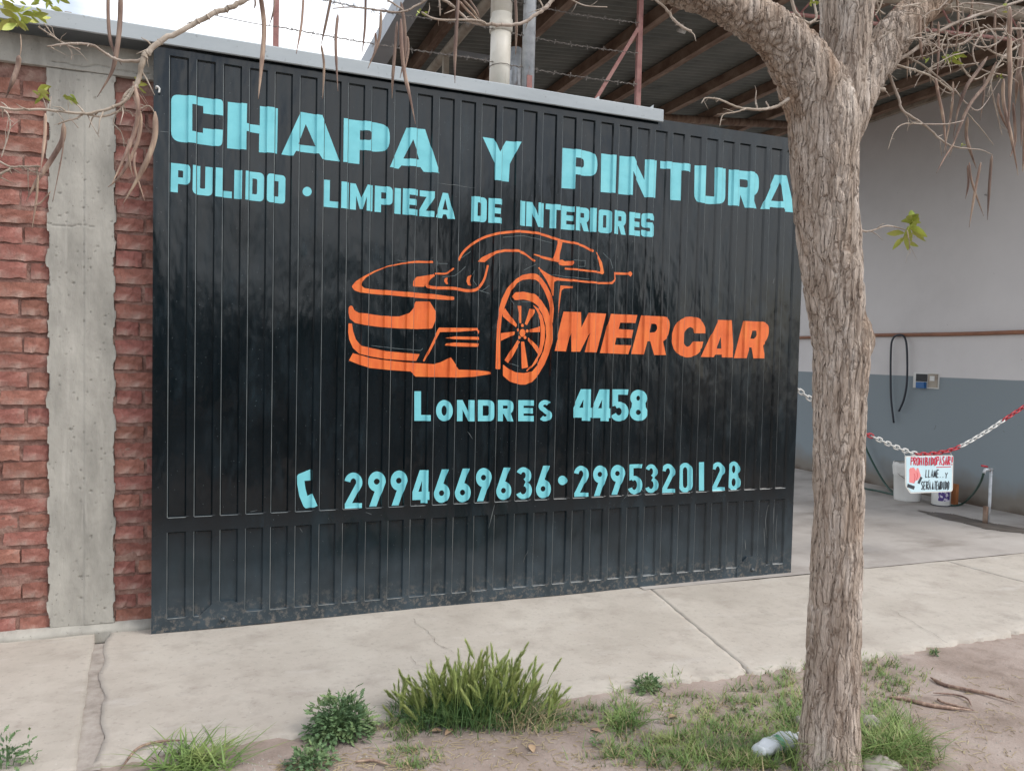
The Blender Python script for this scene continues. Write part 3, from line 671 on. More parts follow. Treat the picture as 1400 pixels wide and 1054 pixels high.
# line 1, each letter drawn for itself
L1 = {
 'C': ([(234, 128.3, 10), (262, 131, 0), (305, 137, 5), (305.2, 158.5), (278, 154.5), (277.8, 144.6), (263, 142.5), (262.8, 179.3), (277.5, 181.5), (277.5, 174.8), (304.8, 178), (303.6, 201, 7), (263, 195.3), (233.8, 192.6, 14)], []),
 'H': ([(311.6, 138.8), (337.8, 142), (337.3, 168.8), (355.4, 171.2), (355.6, 144.6), (380.2, 147.8), (379, 209.8), (354.2, 207.8), (354.6, 182.4), (337, 179.4), (336.8, 205), (310.6, 202.4)], []),
 'A': ([(411.6, 152.7), (440.8, 158), (464.8, 220.7), (441, 217.8), (436.3, 210.3), (404.7, 206.7), (401, 213.2), (384.9, 210.9)], [[(418.3, 169.4), (408, 197.4), (431.8, 200)]]),
 'P': ([(470, 161.9), (514, 167.2, 4), (533, 172, 16), (532.6, 206, 16), (514, 207.2, 3), (492.2, 204.8), (491.8, 224.1), (469.3, 221.6)], [[(492.7, 177.8), (507.9, 179, 4), (508, 192.4, 4), (492.5, 190.8)]]),
 'A2': ([(556.2, 174.5), (581.8, 176.5), (601.3, 236.7), (579.7, 234.6), (575.5, 228.4), (549.4, 226), (545.4, 230.6), (533.1, 228.6)], [[(564.9, 190.9), (552, 216.5), (573.7, 218)]]),
 'Y': ([(660.8, 187), (676.1, 189.4), (683.9, 207.8), (692.7, 192.5), (713, 194.3), (697.8, 224), (696.5, 248.4), (676.7, 246.2), (677, 222.2)], []),
 'P2': ([(769.9, 202), (799, 205.5, 2), (816.8, 210, 15), (816.2, 240.5, 14), (800, 240.4, 2), (786.8, 238.5), (786.1, 258.3), (768.5, 257)], [[(787.4, 215.5), (799.3, 217, 4), (799.3, 229.4, 4), (786.8, 228.2)]]),
 'I': ([(823, 209.6), (843, 212.3), (841.5, 264), (822.2, 262.4)], []),
 'N': ([(848.3, 212.8), (867.3, 214.6), (882.3, 246), (883.1, 217.8), (899.2, 219.4), (897.1, 270.4), (882.3, 269.5), (866, 234), (865.1, 266.7), (846.5, 265.1)], []),
 'T': ([(904, 219.9), (945.2, 224.4), (944.7, 235), (932.8, 233), (931.9, 274.1), (916.3, 273.1), (916.8, 231.3), (904, 230.1)], []),
 'U': ([(950.8, 226), (966.4, 227.1), (965, 267.6, 1), (977.8, 268.8, 1), (978.4, 228.8), (993.5, 230.6), (992.6, 278.6, 10), (970, 279, 4), (950.2, 276.3, 12)], []),
 'R': ([(997.8, 231.7), (1027.7, 234.5, 3), (1039.3, 238, 13), (1038.5, 262, 9), (1031, 268.5), (1035.6, 285.1), (1019.5, 283.8), (1013.5, 266.2), (1011.8, 281.9), (996.5, 280.5)], [[(1012.6, 244.8), (1023.6, 245.8, 3), (1023.6, 256.6, 3), (1012.5, 255.4)]]),
 'A3': ([(1060.6, 238.8), (1077.3, 240.5), (1088.2, 290.4), (1073.7, 289.2), (1072, 284.4), (1053.8, 283), (1052.7, 286.5), (1040.9, 285.6)], [[(1067.6, 249.5), (1055.6, 274.4), (1071, 275.6)]]),
}
for k, (o_, hs) in L1.items():
    paint('painted_letter', [(rpoly([q if len(q) > 2 else (*q, 0) for q in o_]), [rpoly([q if len(q) > 2 else (*q, 0) for q in h_]) for h_ in hs])], M['cyan'])
def sc(P, s, ox, oy): return [(p_[0]/s+ox, p_[1]/s+oy, (p_[2]/s if len(p_) > 2 else 0)) for p_ in P]
# MERCAR
s = 8.75
mer = [([(187, 140), (397, 148), (400, 330), (487, 155), (700, 165), (583, 628), (440, 625), (498, 395), (385, 620), (270, 620), (270, 395), (215, 617), (70, 610)], [], 750),
 ([(745, 168), (1073, 182), (1050, 277), (868, 272), (848, 350), (1025, 360), (1007, 458), (820, 452), (803, 537), (988, 545), (953, 650), (622, 635)], [], 750),
 ([(1118, 187), (1370, 198, 30), (1440, 215, 40), (1465, 290, 50), (1440, 440, 60), (1368, 497), (1404, 660), (1275, 660), (1228, 495), (1183, 495), (1140, 652), (997, 648)], [[(1240, 285), (1298, 285, 25), (1315, 340, 30), (1285, 388, 20), (1218, 392)]], 750),
 ([(722, 238), (878, 245), (903, 690), (772, 688), (770, 655), (680, 655), (660, 685), (520, 683)], [[(760, 440), (707, 583), (766, 583)]], 900),
 ([(1028, 253), (1262, 262, 30), (1338, 300, 60), (1330, 450, 70), (1253, 548), (1277, 700), (1150, 700), (1128, 570), (1092, 568), (1055, 697), (915, 697)], [[(1138, 368), (1185, 368, 12), (1190, 430, 25), (1160, 465, 15), (1113, 465)]], 900)]
for o_, hs, ox in mer: paint('painted_letter', [(rpoly(sc(o_, s, ox, 410)), [rpoly(sc(h_, s, ox, 410)) for h_ in hs])], M['orange'])
cc = [(575, 400), (440, 400), (430, 345), (400, 325), (365, 335), (325, 380), (312, 450), (318, 530), (350, 562), (385, 555), (415, 510), (430, 498), (550, 500), (535, 570), (480, 640), (410, 685), (340, 690), (250, 660), (195, 590), (172, 510), (175, 400), (205, 310), (260, 240), (330, 205), (400, 200), (480, 215), (540, 260), (575, 330)]
paint('painted_letter', [(rpoly([(a_, b_, 2.5 if 3 < i < 11 or i > 13 else 0) for i, (a_, b_, _) in enumerate(sc(cc, s, 900, 410))]), [])], M['orange'])
# digits and Londres: stroke / ring forms in boxes
def box_map(x0, x1, y0, y1, sl=0):
    return lambda u, v: (x0+(x1-x0)*u, y1+(y0-y1)*v+sl*((u-.5)*(x1-x0)))
def digit(ch, x0, x1, y0, y1, wt=.30, sl=0):
    Wd, Hd = x1-x0, y1-y0; m_ = box_map(x0, x1, y0, y1, sl); t = wt*Wd; tv = t/Hd; tu = wt
    mp_ = lambda P: [m_(*q) for q in P]
    ell = lambda cu, cv, ru, rv, a0, a1, n=16: [(cu+ru*math.cos(math.radians(a0+(a1-a0)*i/n)), cv+rv*math.sin(math.radians(a0+(a1-a0)*i/n))) for i in range(n+1)]
    if ch == '1': return [(mp_([(0, 0), (1, 0), (1, 1), (0, 1)]), [])]
    if ch in '0o':
        if ch == 'o': return [(mp_(ell(.5, .5, .5, .5, 0, 350, 28)), [mp_(ell(.5, .5, .5-tu, .5-tv, 0, 345, 20))])]
        o_ = ell(.5, .73, .5, .27, 0, 180)+ell(.5, .27, .5, .27, 180, 360); i_ = ell(.5, .73, .5-tu, .27-tv, 0, 180)+ell(.5, .27, .5-tu, .27-tv, 180, 360)
        return [(mp_(o_), [mp_(i_)])]
    if ch in '69':
        rv = .29; o_ = [(.52, 1), (.94, 1), (.62, 2*rv-.01)]+ell(.5, rv, .5, rv, 62, -185, 26)
        h_ = ell(.5, rv, .17, .085, 0, 340, 14)
        if ch == '9': o_ = [(1-a_, 1-b_) for a_, b_ in o_]; h_ = [(1-a_, 1-b_) for a_, b_ in h_]
        return [(mp_(o_), [mp_(h_)])]
    if ch == '8':
        o_ = ell(.5, .735, .47, .265, -38, 218, 20)+ell(.5, .27, .5, .27, 142, 398, 22)
        return [(mp_(o_), [mp_(ell(.5, .73, .47-tu, .265-tv*.95, 0, 340, 14)), mp_(ell(.5, .275, .5-tu, .27-tv*.95, 0, 340, 14))])]
    if ch == '2':
        P = [m_(*q) for q in ell(.5, .72, .5-tu/2, .28-tv/2, 170, -18, 14)]+[m_(tu*.62, tv*.0+.0)]
        return [(ribbon(P[:-1]+[m_(tu*.55, tv*.55)], t), []), (mp_([(0.02, 0), (.97, 0), (.97, tv*.85), (0.02, tv*.85)]), [])]
    if ch == '3':
        A_ = [m_(*q) for q in ell(.46, .74, .5-tu/2, .26-tv/2, 155, -70, 14)]; B_ = [m_(*q) for q in ell(.46, .28, .54-tu/2, .28-tv/2, 75, -155, 16)]
        return [(ribbon(A_, t), []), (ribbon(B_, t), [])]
    if ch == '5':
        return [(mp_([(.08, .46), (tu+.06, .5), (tu+.06, 1-tv*.9), (.95, 1-tv*.9), (1, 1), (.08, 1)]), []), (ribbon([m_(*q) for q in ell(.46, .3, .54-tu/2, .31-tv/2, 125, -155, 18)], t), [])]
    if ch == '4':
        return [(mp_([(.5, 0), (.5+tu*1.15, 0), (.5+tu*1.15, .1), (1, .1), (1, .1+tv*1.5), (.93, .1+tv*1.5), (.95, 1), (.44, 1), (0, .1+tv*1.5), (0, .1), (.5, .1)]), [mp_([(.36, .1+tv*1.5), (.57, .1+tv*1.5), (.585, .68)])])]
    if ch == 's':
        P = [m_(*q) for q in ell(.5, .72, .5-tu/2, .28-tv/2, 35, 250, 14)]+[m_(*q) for q in ell(.5, .28, .5-tu/2, .28-tv/2, 70, -145, 14)]
        return [(ribbon(P, t), [])]
for ch, x0, x1, y0, y1, wt in [('L', 567.1, 588.9, 535, 575.5, .42), ('o', 596.9, 619.1, 547, 576, .34), ('N', 625.6, 648.7, 547, 576, .33), ('D', 654.2, 675.7, 547, 576, .31), ('R', 681.5, 701.8, 547, 576, .34), ('E', 709.4, 729.7, 547.2, 576, .36), ('s', 737.3, 754.7, 547, 576, .36)]:
    pc = digit(ch, x0, x1, y0, y1, wt) if ch in 'os' else place(ch, x0, x1, y0, y0, y1, y1, wt, {'L': .2}.get(ch, .26), .22)
    paint('painted_letter', pc, M['cyan'])
for ch, x0, x1, y0, y1 in [('4', 784, 809, 532.2, 575.3), ('4', 810, 834.4, 532.4, 575.8), ('5', 836.7, 859.2, 532.4, 575.6), ('8', 862.2, 885.3, 533, 575.5)]:
    paint('painted_digit', digit(ch, x0, x1, y0, y1, .36), M['cyan'])
for ch, x0, x1, y0, y1 in [('2', 471.4, 495.4, 646.3, 694.7), ('9', 503.9, 527.3, 644.8, 692.4), ('9', 534.7, 557.1, 643.5, 691), ('4', 564.6, 587, 643, 688), ('6', 593.9, 614.8, 642, 687.6), ('6', 622.6, 643.5, 641, 686.8), ('9', 651.7, 672.1, 640, 685.2), ('6', 679.2, 698.9, 639.6, 683.6), ('3', 707.2, 727.1, 638.9, 682.5), ('6', 733.7, 753, 637, 681.3),
  ('2', 785.7, 804.8, 637, 679), ('9', 812, 830.4, 636.6, 678), ('9', 836, 854.5, 635.7, 676.3), ('5', 860.2, 878, 634.8, 675.4), ('3', 883.8, 900, 634.8, 674), ('2', 905.4, 923.2, 634.3, 673.6), ('0', 929, 947, 632.9, 673.2), ('1', 957, 963.8, 632, 671), ('2', 974, 991, 632, 671), ('8', 996, 1012.5, 631, 670.4)]:
    paint('painted_digit', digit(ch, x0, x1, y0, y1, .33, sl=-.045), M['cyan'])
ph = [(50, 150, 25), (190, 93), (193, 210), (128, 215), (140, 300), (160, 375), (210, 348), (265, 475), (235, 492), (140, 508, 10), (118, 485), (75, 380, 20), (52, 250)]
paint('painted_handset', [(rpoly(sc(ph, 7.778, 400, 630)), [])], M['cyan'])
# the car outline
A = lambda P: [(x/7+470, y/7+310) for x, y in P]
B = lambda P: [(x/7+670, y/7+310) for x, y in P]
Cc = lambda P: [(x/7+470, y/7+400) for x, y in P]
D = lambda P: [(x/7.025+670, y/7.025+380) for x, y in P]
rr = lambda P, r=1.6: rpoly([(p_[0], p_[1], r) for p_ in P])
car = [
 rr(A([(855, 330), (700, 325), (560, 345), (420, 375), (300, 420), (200, 470), (120, 520), (78, 570), (100, 605), (160, 630), (300, 645), (500, 660), (700, 680), (900, 695), (1055, 702), (1057, 672), (900, 650), (700, 632), (500, 615), (300, 600), (200, 590), (170, 565), (175, 530), (215, 485), (300, 435), (420, 385), (560, 358), (700, 345), (855, 348)])),
 rr(A([(65, 755), (85, 757), (105, 800), (150, 825), (230, 832), (350, 850), (450, 858), (540, 858), (630, 825), (670, 775), (690, 715), (822, 715), (885, 820), (888, 870), (845, 975), (700, 980), (500, 972), (350, 960), (200, 940), (110, 920), (60, 880), (48, 820), (50, 770)])),
 rr(Cc([(48, 295), (82, 297), (92, 370), (120, 450), (170, 510), (260, 530), (400, 560), (560, 575), (730, 590), (697, 655), (560, 648), (400, 635), (250, 610), (150, 585), (90, 530), (55, 450), (45, 380)]), .8),
 rr(Cc([(90, 580), (250, 625), (400, 648), (600, 668), (860, 685), (930, 668), (1025, 620), (1105, 738), (1300, 745), (1400, 757), (1410, 768), (1405, 782), (1250, 805), (1105, 813), (690, 805), (640, 755), (450, 742), (250, 722), (150, 690), (52, 650)]), .6),
 rr(Cc([(760, 655), (775, 660), (925, 378), (1110, 375), (1270, 362), (1296, 398), (1303, 370), (1280, 340), (915, 336), (900, 360)]), .8),
 rr(Cc([(975, 435), (1060, 420), (1298, 424), (1300, 452), (1060, 447)]), .5), rr(Cc([(970, 505), (985, 488), (1060, 478), (1298, 488), (1290, 520), (1060, 515)]), .5),
 rr(A([(665, 520), (700, 480), (850, 458), (812, 490), (787, 530), (775, 575), (662, 572)]), 1.5),
 ribbon(catmull([Vector((*q, 0)) for q in A([(866, 462), (815, 500), (800, 560), (850, 583), (1000, 587), (1100, 597), (1180, 612), (1250, 608), (1300, 578), (1350, 500), (1385, 368)])], 4), [3.4, 3.8, 4.2, 4, 4, 4, 4, 4, 3.6, 3, 2.6]),
 ribbon(catmull([Vector((*q, 0)) for q in A([(872, 452), (900, 448), (980, 448), (1020, 425), (1052, 398)])], 4), [2.4, 2.2]),
 rr(A([(1000, 485), (970, 495), (965, 520), (985, 550), (1005, 550), (995, 520)]), 1.2), rr(A([(1228, 460), (1190, 475), (1178, 520), (1195, 560), (1225, 565), (1210, 520)]), 1.4),
 ribbon(catmull([Vector((*q, 0)) for q in A([(1102, 322), (1150, 240), (1240, 160), (1330, 110)])+B([(0, 85), (120, 58), (300, 45), (450, 62), (560, 90), (650, 125), (800, 155), (900, 185), (990, 237)])], 4), [3, 3.2, 3.2, 3.4, 3.2, 3.2, 3, 3]),
 rr(B([(1010, 238), (1040, 265), (1080, 340), (1100, 440), (1085, 457), (1060, 448), (1065, 400), (1045, 320)]), .8),
 ribbon(B([(722, 400), (900, 416), (1062, 438)]), 2.5),
 rr(B([(645, 136), (700, 150), (684, 220), (665, 305), (652, 342), (602, 308), (630, 220), (645, 160)]), .8),
 ribbon(B([(420, 266), (520, 296), (650, 328)]), [1.4, 3.4, 3.8]),
 rr(B([(655, 318), (700, 316), (720, 330), (800, 328), (805, 345), (790, 370), (700, 372), (655, 360)]), 1),
 rr(A([(1280, 335), (1330, 290), (1400, 258)])+B([(60, 232), (150, 215), (270, 218), (330, 240), (400, 295), (438, 328), (425, 338), (350, 275), (270, 242), (150, 238), (60, 258), (0, 300), (-45, 338)]), .8),
 rr(B([(457, 396), (470, 388), (520, 425), (620, 485), (850, 510), (1050, 530), (1160, 530), (1190, 505), (1188, 434), (1320, 440), (1345, 428), (1362, 450), (1345, 480), (1322, 460), (1208, 458), (1212, 505), (1170, 550), (1050, 548), (850, 528), (640, 515), (612, 530), (605, 662), (598, 662), (588, 600), (550, 520), (500, 440)]), .8),
 rr(B([(680, 562), (790, 570), (790, 588), (715, 590), (690, 610), (655, 880), (648, 878), (670, 640)]), .6),
 rr(D([(52, 875), (60, 600), (68, 450), (90, 300), (120, 200), (170, 100), (250, 10), (320, -30), (400, -45), (450, -35), (500, 0), (550, 70), (595, 160), (612, 300), (600, 440), (578, 380), (582, 300), (570, 230), (530, 130), (490, 60), (440, 20), (390, 10), (320, 18), (260, 50), (210, 120), (150, 270), (120, 370), (105, 530), (105, 878)]), 1.5),
 rr(D([(240, 140), (330, 132), (430, 155), (500, 215), (560, 310), (592, 400), (600, 470), (600, 600), (575, 720), (530, 830), (470, 930), (400, 1000), (350, 1025), (290, 1025), (200, 1000), (130, 940), (130, 830), (180, 870), (240, 905), (330, 915), (400, 900), (460, 830), (520, 700), (545, 560), (540, 450), (510, 350), (460, 270), (400, 225), (330, 205), (240, 215), (212, 180)]), 1.8),
 rr(D([(410, 258), (470, 300), (510, 370), (535, 480), (530, 600), (500, 720), (440, 820), (360, 900), (352, 890), (400, 840), (460, 740), (485, 640), (495, 500), (485, 400), (450, 320)]), 1.5),
]
for q in [[(265, 268), (308, 268), (307, 435), (290, 435)], [(385, 295), (430, 305), (428, 335), (360, 455), (340, 440), (370, 350)], [(489, 463), (489, 520), (385, 522), (388, 495)], [(372, 570), (478, 680), (464, 740), (370, 600)], [(305, 612), (335, 612), (372, 860), (310, 872)], [(265, 595), (295, 612), (180, 820), (145, 790)], [(238, 515), (235, 545), (109, 605), (109, 530)], [(150, 290), (260, 450), (250, 475), (128, 370), (128, 330)]]:
    car.append(rr(D(q), .8))
car.append(D(arc(318, 528, 28, 38, 0, 350, 16)))
for (a_, b_) in [(318, 457), (272, 500), (363, 510), (287, 572), (343, 572)]: car.append(D(arc(a_, b_, 14, 16, 0, 345, 12)))
for q in car: paint('painted_car_line', [(q, [])], M['orange'], lay=.0009+.00003*random.randrange(8))
chk = [A([(520, 320), (600, 330), (700, 340)]), A([(880, 350), (1000, 353)]), A([(900, 325), (905, 375)]), A([(1130, 300), (1220, 235)]), A([(950, 480), (1060, 470), (1120, 430), (1170, 380)]), A([(1230, 460), (1250, 420), (1240, 520), (1270, 560)]), A([(1280, 600), (1400, 640)]), A([(1320, 620), (1400, 560)]), B([(130, 100), (330, 85), (600, 155)]), B([(800, 320), (920, 325), (915, 380), (840, 380)]), B([(1090, 250), (1150, 310), (1175, 400)]), B([(330, 415), (440, 360)]), B([(560, 455), (740, 480), (960, 500)]),
 Cc([(270, 508), (500, 535), (740, 555), (760, 535)]), D([(310, 228), (400, 230)]), D([(190, 820), (280, 850)]), D([(200, 190), (230, 255)])]
scr = [[(1052, 690), (1048, 712), (1050, 735)], [(1058, 692), (1057, 716)], [(1064, 704), (1062, 730), (1063, 752)], [(1046, 722), (1047, 748)], [(1020, 738), (1021, 752)], [(868, 664), (858, 676), (852, 682)], [(872, 662), (880, 672)], [(676, 690), (672, 706), (668, 722)], [(640, 590), (646, 600)], [(218, 180), (232, 181)], [(600, 250), (628, 254), (650, 257)], [(1060, 380), (1058, 388)], [(722, 752), (716, 770)], [(500, 700), (508, 703)], [(342, 700), (352, 698)], [(410, 722), (414, 728)]]
for q in scr: paint('scratch', [(ribbon(catmull([Vector((*v, 0)) for v in q], 3), [.3, .9, .3]), [])], M['gate_edge'], lay=.0005)
for q in chk: paint('chalk_sketch_line', [(ribbon(q, .55), [])], M['chalk'], lay=.0006)

# ------------------------------------------------------------------ things on top of the wall
pipe = empty('vent_pipe', (1.74, .22, 2.76), label='thick cream plastic vent pipe rising behind the pale grey rail', cat='pipe')
tubeo('pipe', [(1.742, .22, 2.72), (1.75, .22, 3.22)], .057, M['pvc'], pipe, 28); tubeo('pipe', [(1.752, .235, 3.16), (1.765, .235, 4.2)], .060, M['pvc'], pipe, 28)
tubeo('coupling', [(1.747, .221, 3.12), (1.749, .221, 3.19)], .064, M['pvc'], pipe, 28)
for z in (2.93, 3.36): tubeo('wire_tie', [Vector((1.748+.064*math.cos(a_/10*6.283), .221+.064*math.sin(a_/10*6.283), z+.004*math.sin(a_))) for a_ in range(11)], .0018, M['wire'], pipe, 5)
gp = empty('galvanised_pipe', (1.9, .22, 2.76), label='taller galvanised steel pipe beside the cream vent pipe', cat='pipe')
tubeo('pipe', [(1.905, .2, 2.72), (1.915, .2, 4.2)], .036, M['galv'], gp, 20); boxo('bracket', 1.885, 1.915, .155, .164, 2.76, 2.89, M['steel_red'], gp)
g2 = empty('short_pipe', (1.85, .3, 2.76), label='short galvanised pipe stub between cream pipe and tall pipe', cat='pipe')
tubeo('pipe', [(1.865, .30, 2.72), (1.868, .30, 3.08)], .034, M['galv'], g2, 18)
wp = empty('wire_post', (2.61, .2, 2.76), label='pink oxide steel post with a slanting brace at the end of the rail', cat='post')
boxo('post', 2.595, 2.625, .19, .215, 2.72, 4.0, M['steel_red'], wp)
V, Fc = [], []; tube(V, Fc, [onp(811, 142, 1, .2), onp(872, 40, 1, .2)], .014, 4); mk('brace', V, Fc, M['steel_red'], wp)
w2 = empty('wire_post', (.545, .2, 2.76), label='reddish steel post standing on the wall left of the dangling pods', cat='post')
boxo('post', .533, .560, .19, .214, 2.72, 3.7, M['steel_red'], w2)
stub = empty('post_stub', (-.37, .2, 2.76), label='short grey post stub on the wall top at far left', cat='post')
boxo('post', -.384, -.356, .19, .215, 2.72, 2.862, M['cream'], stub)
for k, z in enumerate((2.946, 3.128, 3.302)):
    lb = ['lowest barbed wire strand strung above the gate', 'middle barbed wire strand strung above the gate', 'highest barbed wire strand strung above the gate'][k]
    V, Fc = [], []; P = []
    for i in range(161):
        x = .545+(2.6-.545)*i/160; t = i/160; P.append(Vector((x, .19+.003*math.sin(i*1.9), z-.03*math.sin(math.pi*((t*2) % 1))*(.6 if k else .3)+.003*math.cos(i*1.9))))
    tube(V, Fc, P, .0022, 5)
    V2, F2 = [], []; P2 = [p_+Vector((0, .003*math.cos(i*1.9)*2, .003*math.sin(i*1.9)*2)) for i, p_ in enumerate(P)]
    bw = tag(mk('barbed_wire', V, Fc, M['wire']), lb, 'wire', 'barbed wire strands')
    tube(V2, F2, P2, .0016, 4)
    for i in range(6, 160, 8):
        c_ = P[i]
        for s_ in (0, 1):
            a_ = random.uniform(0, 3.1); d = Vector((.35, math.cos(a_), math.sin(a_)))*.016; d2 = Vector((-.35, math.cos(a_+1.5), math.sin(a_+1.5)))*.016
            tube(V2, F2, [c_-d, c_+d], .0012, 4); tube(V2, F2, [c_-d2, c_+d2], .0012, 4)
    tag(mk('barbs', V2, F2, M['wire'], bw), kind='stuff')
V, Fc = [], []; tube(V, Fc, catmull([onp(292, 21, 1, .19), onp(345, 32, 1, .19), onp(378, 37, 1, .19)], 6), .002, 5)
tag(mk('loose_wire', V, Fc, M['wire']), 'thin loose wire against the sky left of the reddish post', 'wire')

# ------------------------------------------------------------------ workshop roof and side wall
roof = empty('workshop_roof', (4, 3, 3.9), label='grey corrugated sheet roof on rusty purlins above the workshop', cat='roof')
rz = lambda x, d=0: 4-.077*(7.05-x)+d
fx = (onroof(515, 90).x+onroof(595, 0).x)/2
V = []; Fc = []; ys = [-.15+i*.0125 for i in range(385)]; xs = [fx]+[fx+(7.3-fx)*i/6 for i in range(1, 7)]
for y in ys:
    for x in xs: V.append((x, y, rz(x, .085)+.012*math.sin(y/.076*2*math.pi)))
k = len(xs)
for j in range(len(ys)-1):
    for i in range(k-1): a = j*k+i; Fc.append((a, a+k, a+k+1, a+1))
mk('roof_sheet', V, Fc, M['sheet'], roof, True)
boxo('fascia', fx-.14, fx-.005, -.17, 4.65, rz(fx)-.03, rz(fx)+.1, M['fascia'], roof)
pl_ = [((559, 96), (645, 0)), ((697, 69), (796, 0)), ((760, 121), (930, 14)), ((825.6, 141), (998, 51)), ((905.7, 155), (1044, 90)), ((957, 165), (1066, 121)), ((1029.6, 167.6), (1078, 153))]
xsP = [(onroof(*a_).x+onroof(*b_).x)/2 for a_, b_ in pl_]; xsP += [xsP[-1]+.62]
def purlin(x):
    V = []; Fc = []; z0 = rz(x); sec = [(-.022, .0), (.022, .0), (.022, .075), (.017, .075), (.017, .005), (-.017, .005), (-.017, .075), (-.022, .075)]
    sec = [(-.032, .078), (-.032, -.012), (.032, -.012), (.032, .004), (.027, .004), (.027, -.007), (-.027, -.007), (-.027, .074), (.027, .074), (.027, .064), (.032, .064), (.032, .078)]
    n_ = len(sec); yy = [-.12+i*.35 for i in range(14)]
    for y in yy:
        for (dx, dz) in sec: V.append((x+dx, y, z0+dz-.004))
    for j in range(len(yy)-1):
        for i in range(n_): a = j*n_+i; b_ = j*n_+(i+1) % n_; Fc.append((a, b_, b_+n_, a+n_))
    Fc += [tuple(range(n_)), tuple((len(yy)-1)*n_+i for i in reversed(range(n_)))]
    mk('purlin', V, Fc, M['rust'], roof)
for x in xsP: purlin(x)
tx = (onroof(578, 99, .12).x+onroof(673, 10, .12).x)/2
tubeo('edge_tube', [(tx, -.1, rz(tx, -.12)), (tx, 4.6, rz(tx, -.12))], .034, M['cream'], roof, 16)
ym = onroof(617, 76, .12).y
boxo('strut', tx, tx+.36, ym-.01, ym+.01, rz(tx, -.11), rz(tx, -.075), M['fascia'], roof)
boxo('strut', tx-.02, tx+.02, ym-.06, ym-.02, 3.0, rz(tx, -.15), M['cream'], roof)
yf = onroof(1005, 169, .06).y
def rafter(y, r, d, m_, x0=None, name='rafter'): x0 = fx if x0 is None else x0; tubeo(name, [(x0, y, rz(x0, d)), (7.1, y, rz(7.1, d))], r, m_, roof, 14)
rafter(yf, .04, -.045, M['rust']); rafter(.1, .045, -.05, M['cream'], 2.7); rafter(.1, .012, -.24, M['steel_red'], 2.7, 'tie_rod')
for i in range(12):
    x = 3.2+i*.33; tubeo('lattice_bar', [(x, .1, rz(x, -.06)), (x+.165*(1 if i % 2 else -1), .1, rz(x, -.24))], .007, M['steel_red'], roof, 6)
lp = onroof(932, 32)
tubeo('lamp_socket', [lp, lp+Vector((.0, 0, -.05))], .018, M['white'], roof, 12); tubeo('lamp_socket', [lp+Vector((-.03, 0, -.05)), lp+Vector((.03, 0, -.055))], .016, M['white'], roof, 12)

gw = empty('garage_wall', (7.05, 3, 0), label='plastered side wall of the workshop, pale above and blue grey below', cat='wall')
V = []; Fc = []; nx, nz = 70, 44
for j in range(nz+1):
    for i in range(nx+1):
        y = .0+7*i/nx; z = -.05+4.18*j/nz; V.append((7.05+.006*fbm(y*1.2, z*1.2, 0), y, z))
for j in range(nz):
    for i in range(nx): a = j*(nx+1)+i; Fc.append((a, a+nx+1, a+nx+2, a+1))
mk('plaster', V, Fc, M['walltop'], gw, True)
boxo('wall_core', 7.07, 7.25, -.02, 7, -.05, 4.1, M['mortar'], gw)
ang = boxo('wall_angle', 6.985, 7.035, -.1, 4.6, rz(7.0, -.035), rz(7.0, .03), M['cream'], gw)
boxo('wall_beam', 6.90, 6.98, -.1, 4.6, rz(6.95, .0), rz(6.95, .07), M['rust'], gw)
# pipe on the wall
wpz = 1.63
V, Fc = [], []; tube(V, Fc, [Vector((7.03, .0+i*.35, wpz+.004*math.sin(i)-.004*(i-6)*.5)) for i in range(20)], .019, 12)
tag(mk('wall_pipe', V, Fc, M['brownpipe'], None, True), 'brown horizontal pipe fixed along the workshop wall', 'pipe')
hp = [(1222, 578), (1218, 540), (1218, 480), (1221, 463), (1229, 458), (1237, 462), (1240, 480), (1240, 520), (1236, 545), (1229, 562)]
V, Fc = [], []; tube(V, Fc, catmull([onp(x, y, 0, 7.0) for x, y in hp], 6), .0105, 10)
tag(mk('hanging_hose', V, Fc, M['hose_dark'], None, True), 'dark blue hose looped over the brown wall pipe', 'hose')
eb = empty('switch_box', onp(1266, 520, 0, 7.05), label='broken white switch box with a blue switch set in the wall', cat='switch box')
def wallbox(name, x0, y0, x1, y1, d0, d1, m_, parent):
    a = onp(x0, y0, 0, 7.05); b_ = onp(x1, y1, 0, 7.05); return boxo(name, 7.05-d1, 7.05-d0, b_.y, a.y, min(a.z, b_.z), max(a.z, b_.z), m_, parent, .002)
wallbox('back_plate', 1250, 509, 1284, 532, -.004, .012, M['white'], eb); wallbox('dark_opening', 1254, 511, 1269, 522, .010, .016, M['dark'], eb)
wallbox('switch', 1257, 522, 1268, 531, .012, .05, M['blue'], eb); wallbox('cover', 1271, 511, 1283, 530, .012, .022, M['cream'], eb)
wallbox('rocker', 1274, 514, 1280, 521, .020, .027, M['white'], eb)
# buckets and friends
bp = g0(1240, 684, 0)
bu = empty('bucket', bp, label='white plastic bucket by the wall, partly hidden by the blue sign', cat='bucket')
V, Fc = [], []; lathe(V, Fc, bp, [(.001, .004), (.115, .002), (.119, .02), (.128, .27), (.134, .275), (.134, .30), (.129, .305), (.132, .33), (.135, .345), (.131, .35), (.125, .345), (.12, .25), (.11, .02), (.001, .012)], 32)
mk('body', V, Fc, M['white'], bu, True)
V, Fc = [], []; V0 = []
for i in range(33):
    for j, (r, z) in enumerate([(.133, .30), (.14, .33), (.137, .365), (.125, .372)]):
        a = i/32*2*math.pi; V.append(bp+Vector(((r+.006*fbm(i*.9, j, 0))*math.cos(a), (r+.006*fbm(i*.9, j, 0))*math.sin(a), z-.05*(j < 1)+.012*fbm(i*.5, j, 3))))
for i in range(32):
    for j in range(3): a = i*4+j; Fc.append((a, a+4, a+5, a+1))
mk('bag_liner', V, Fc, M['white'], bu, True)
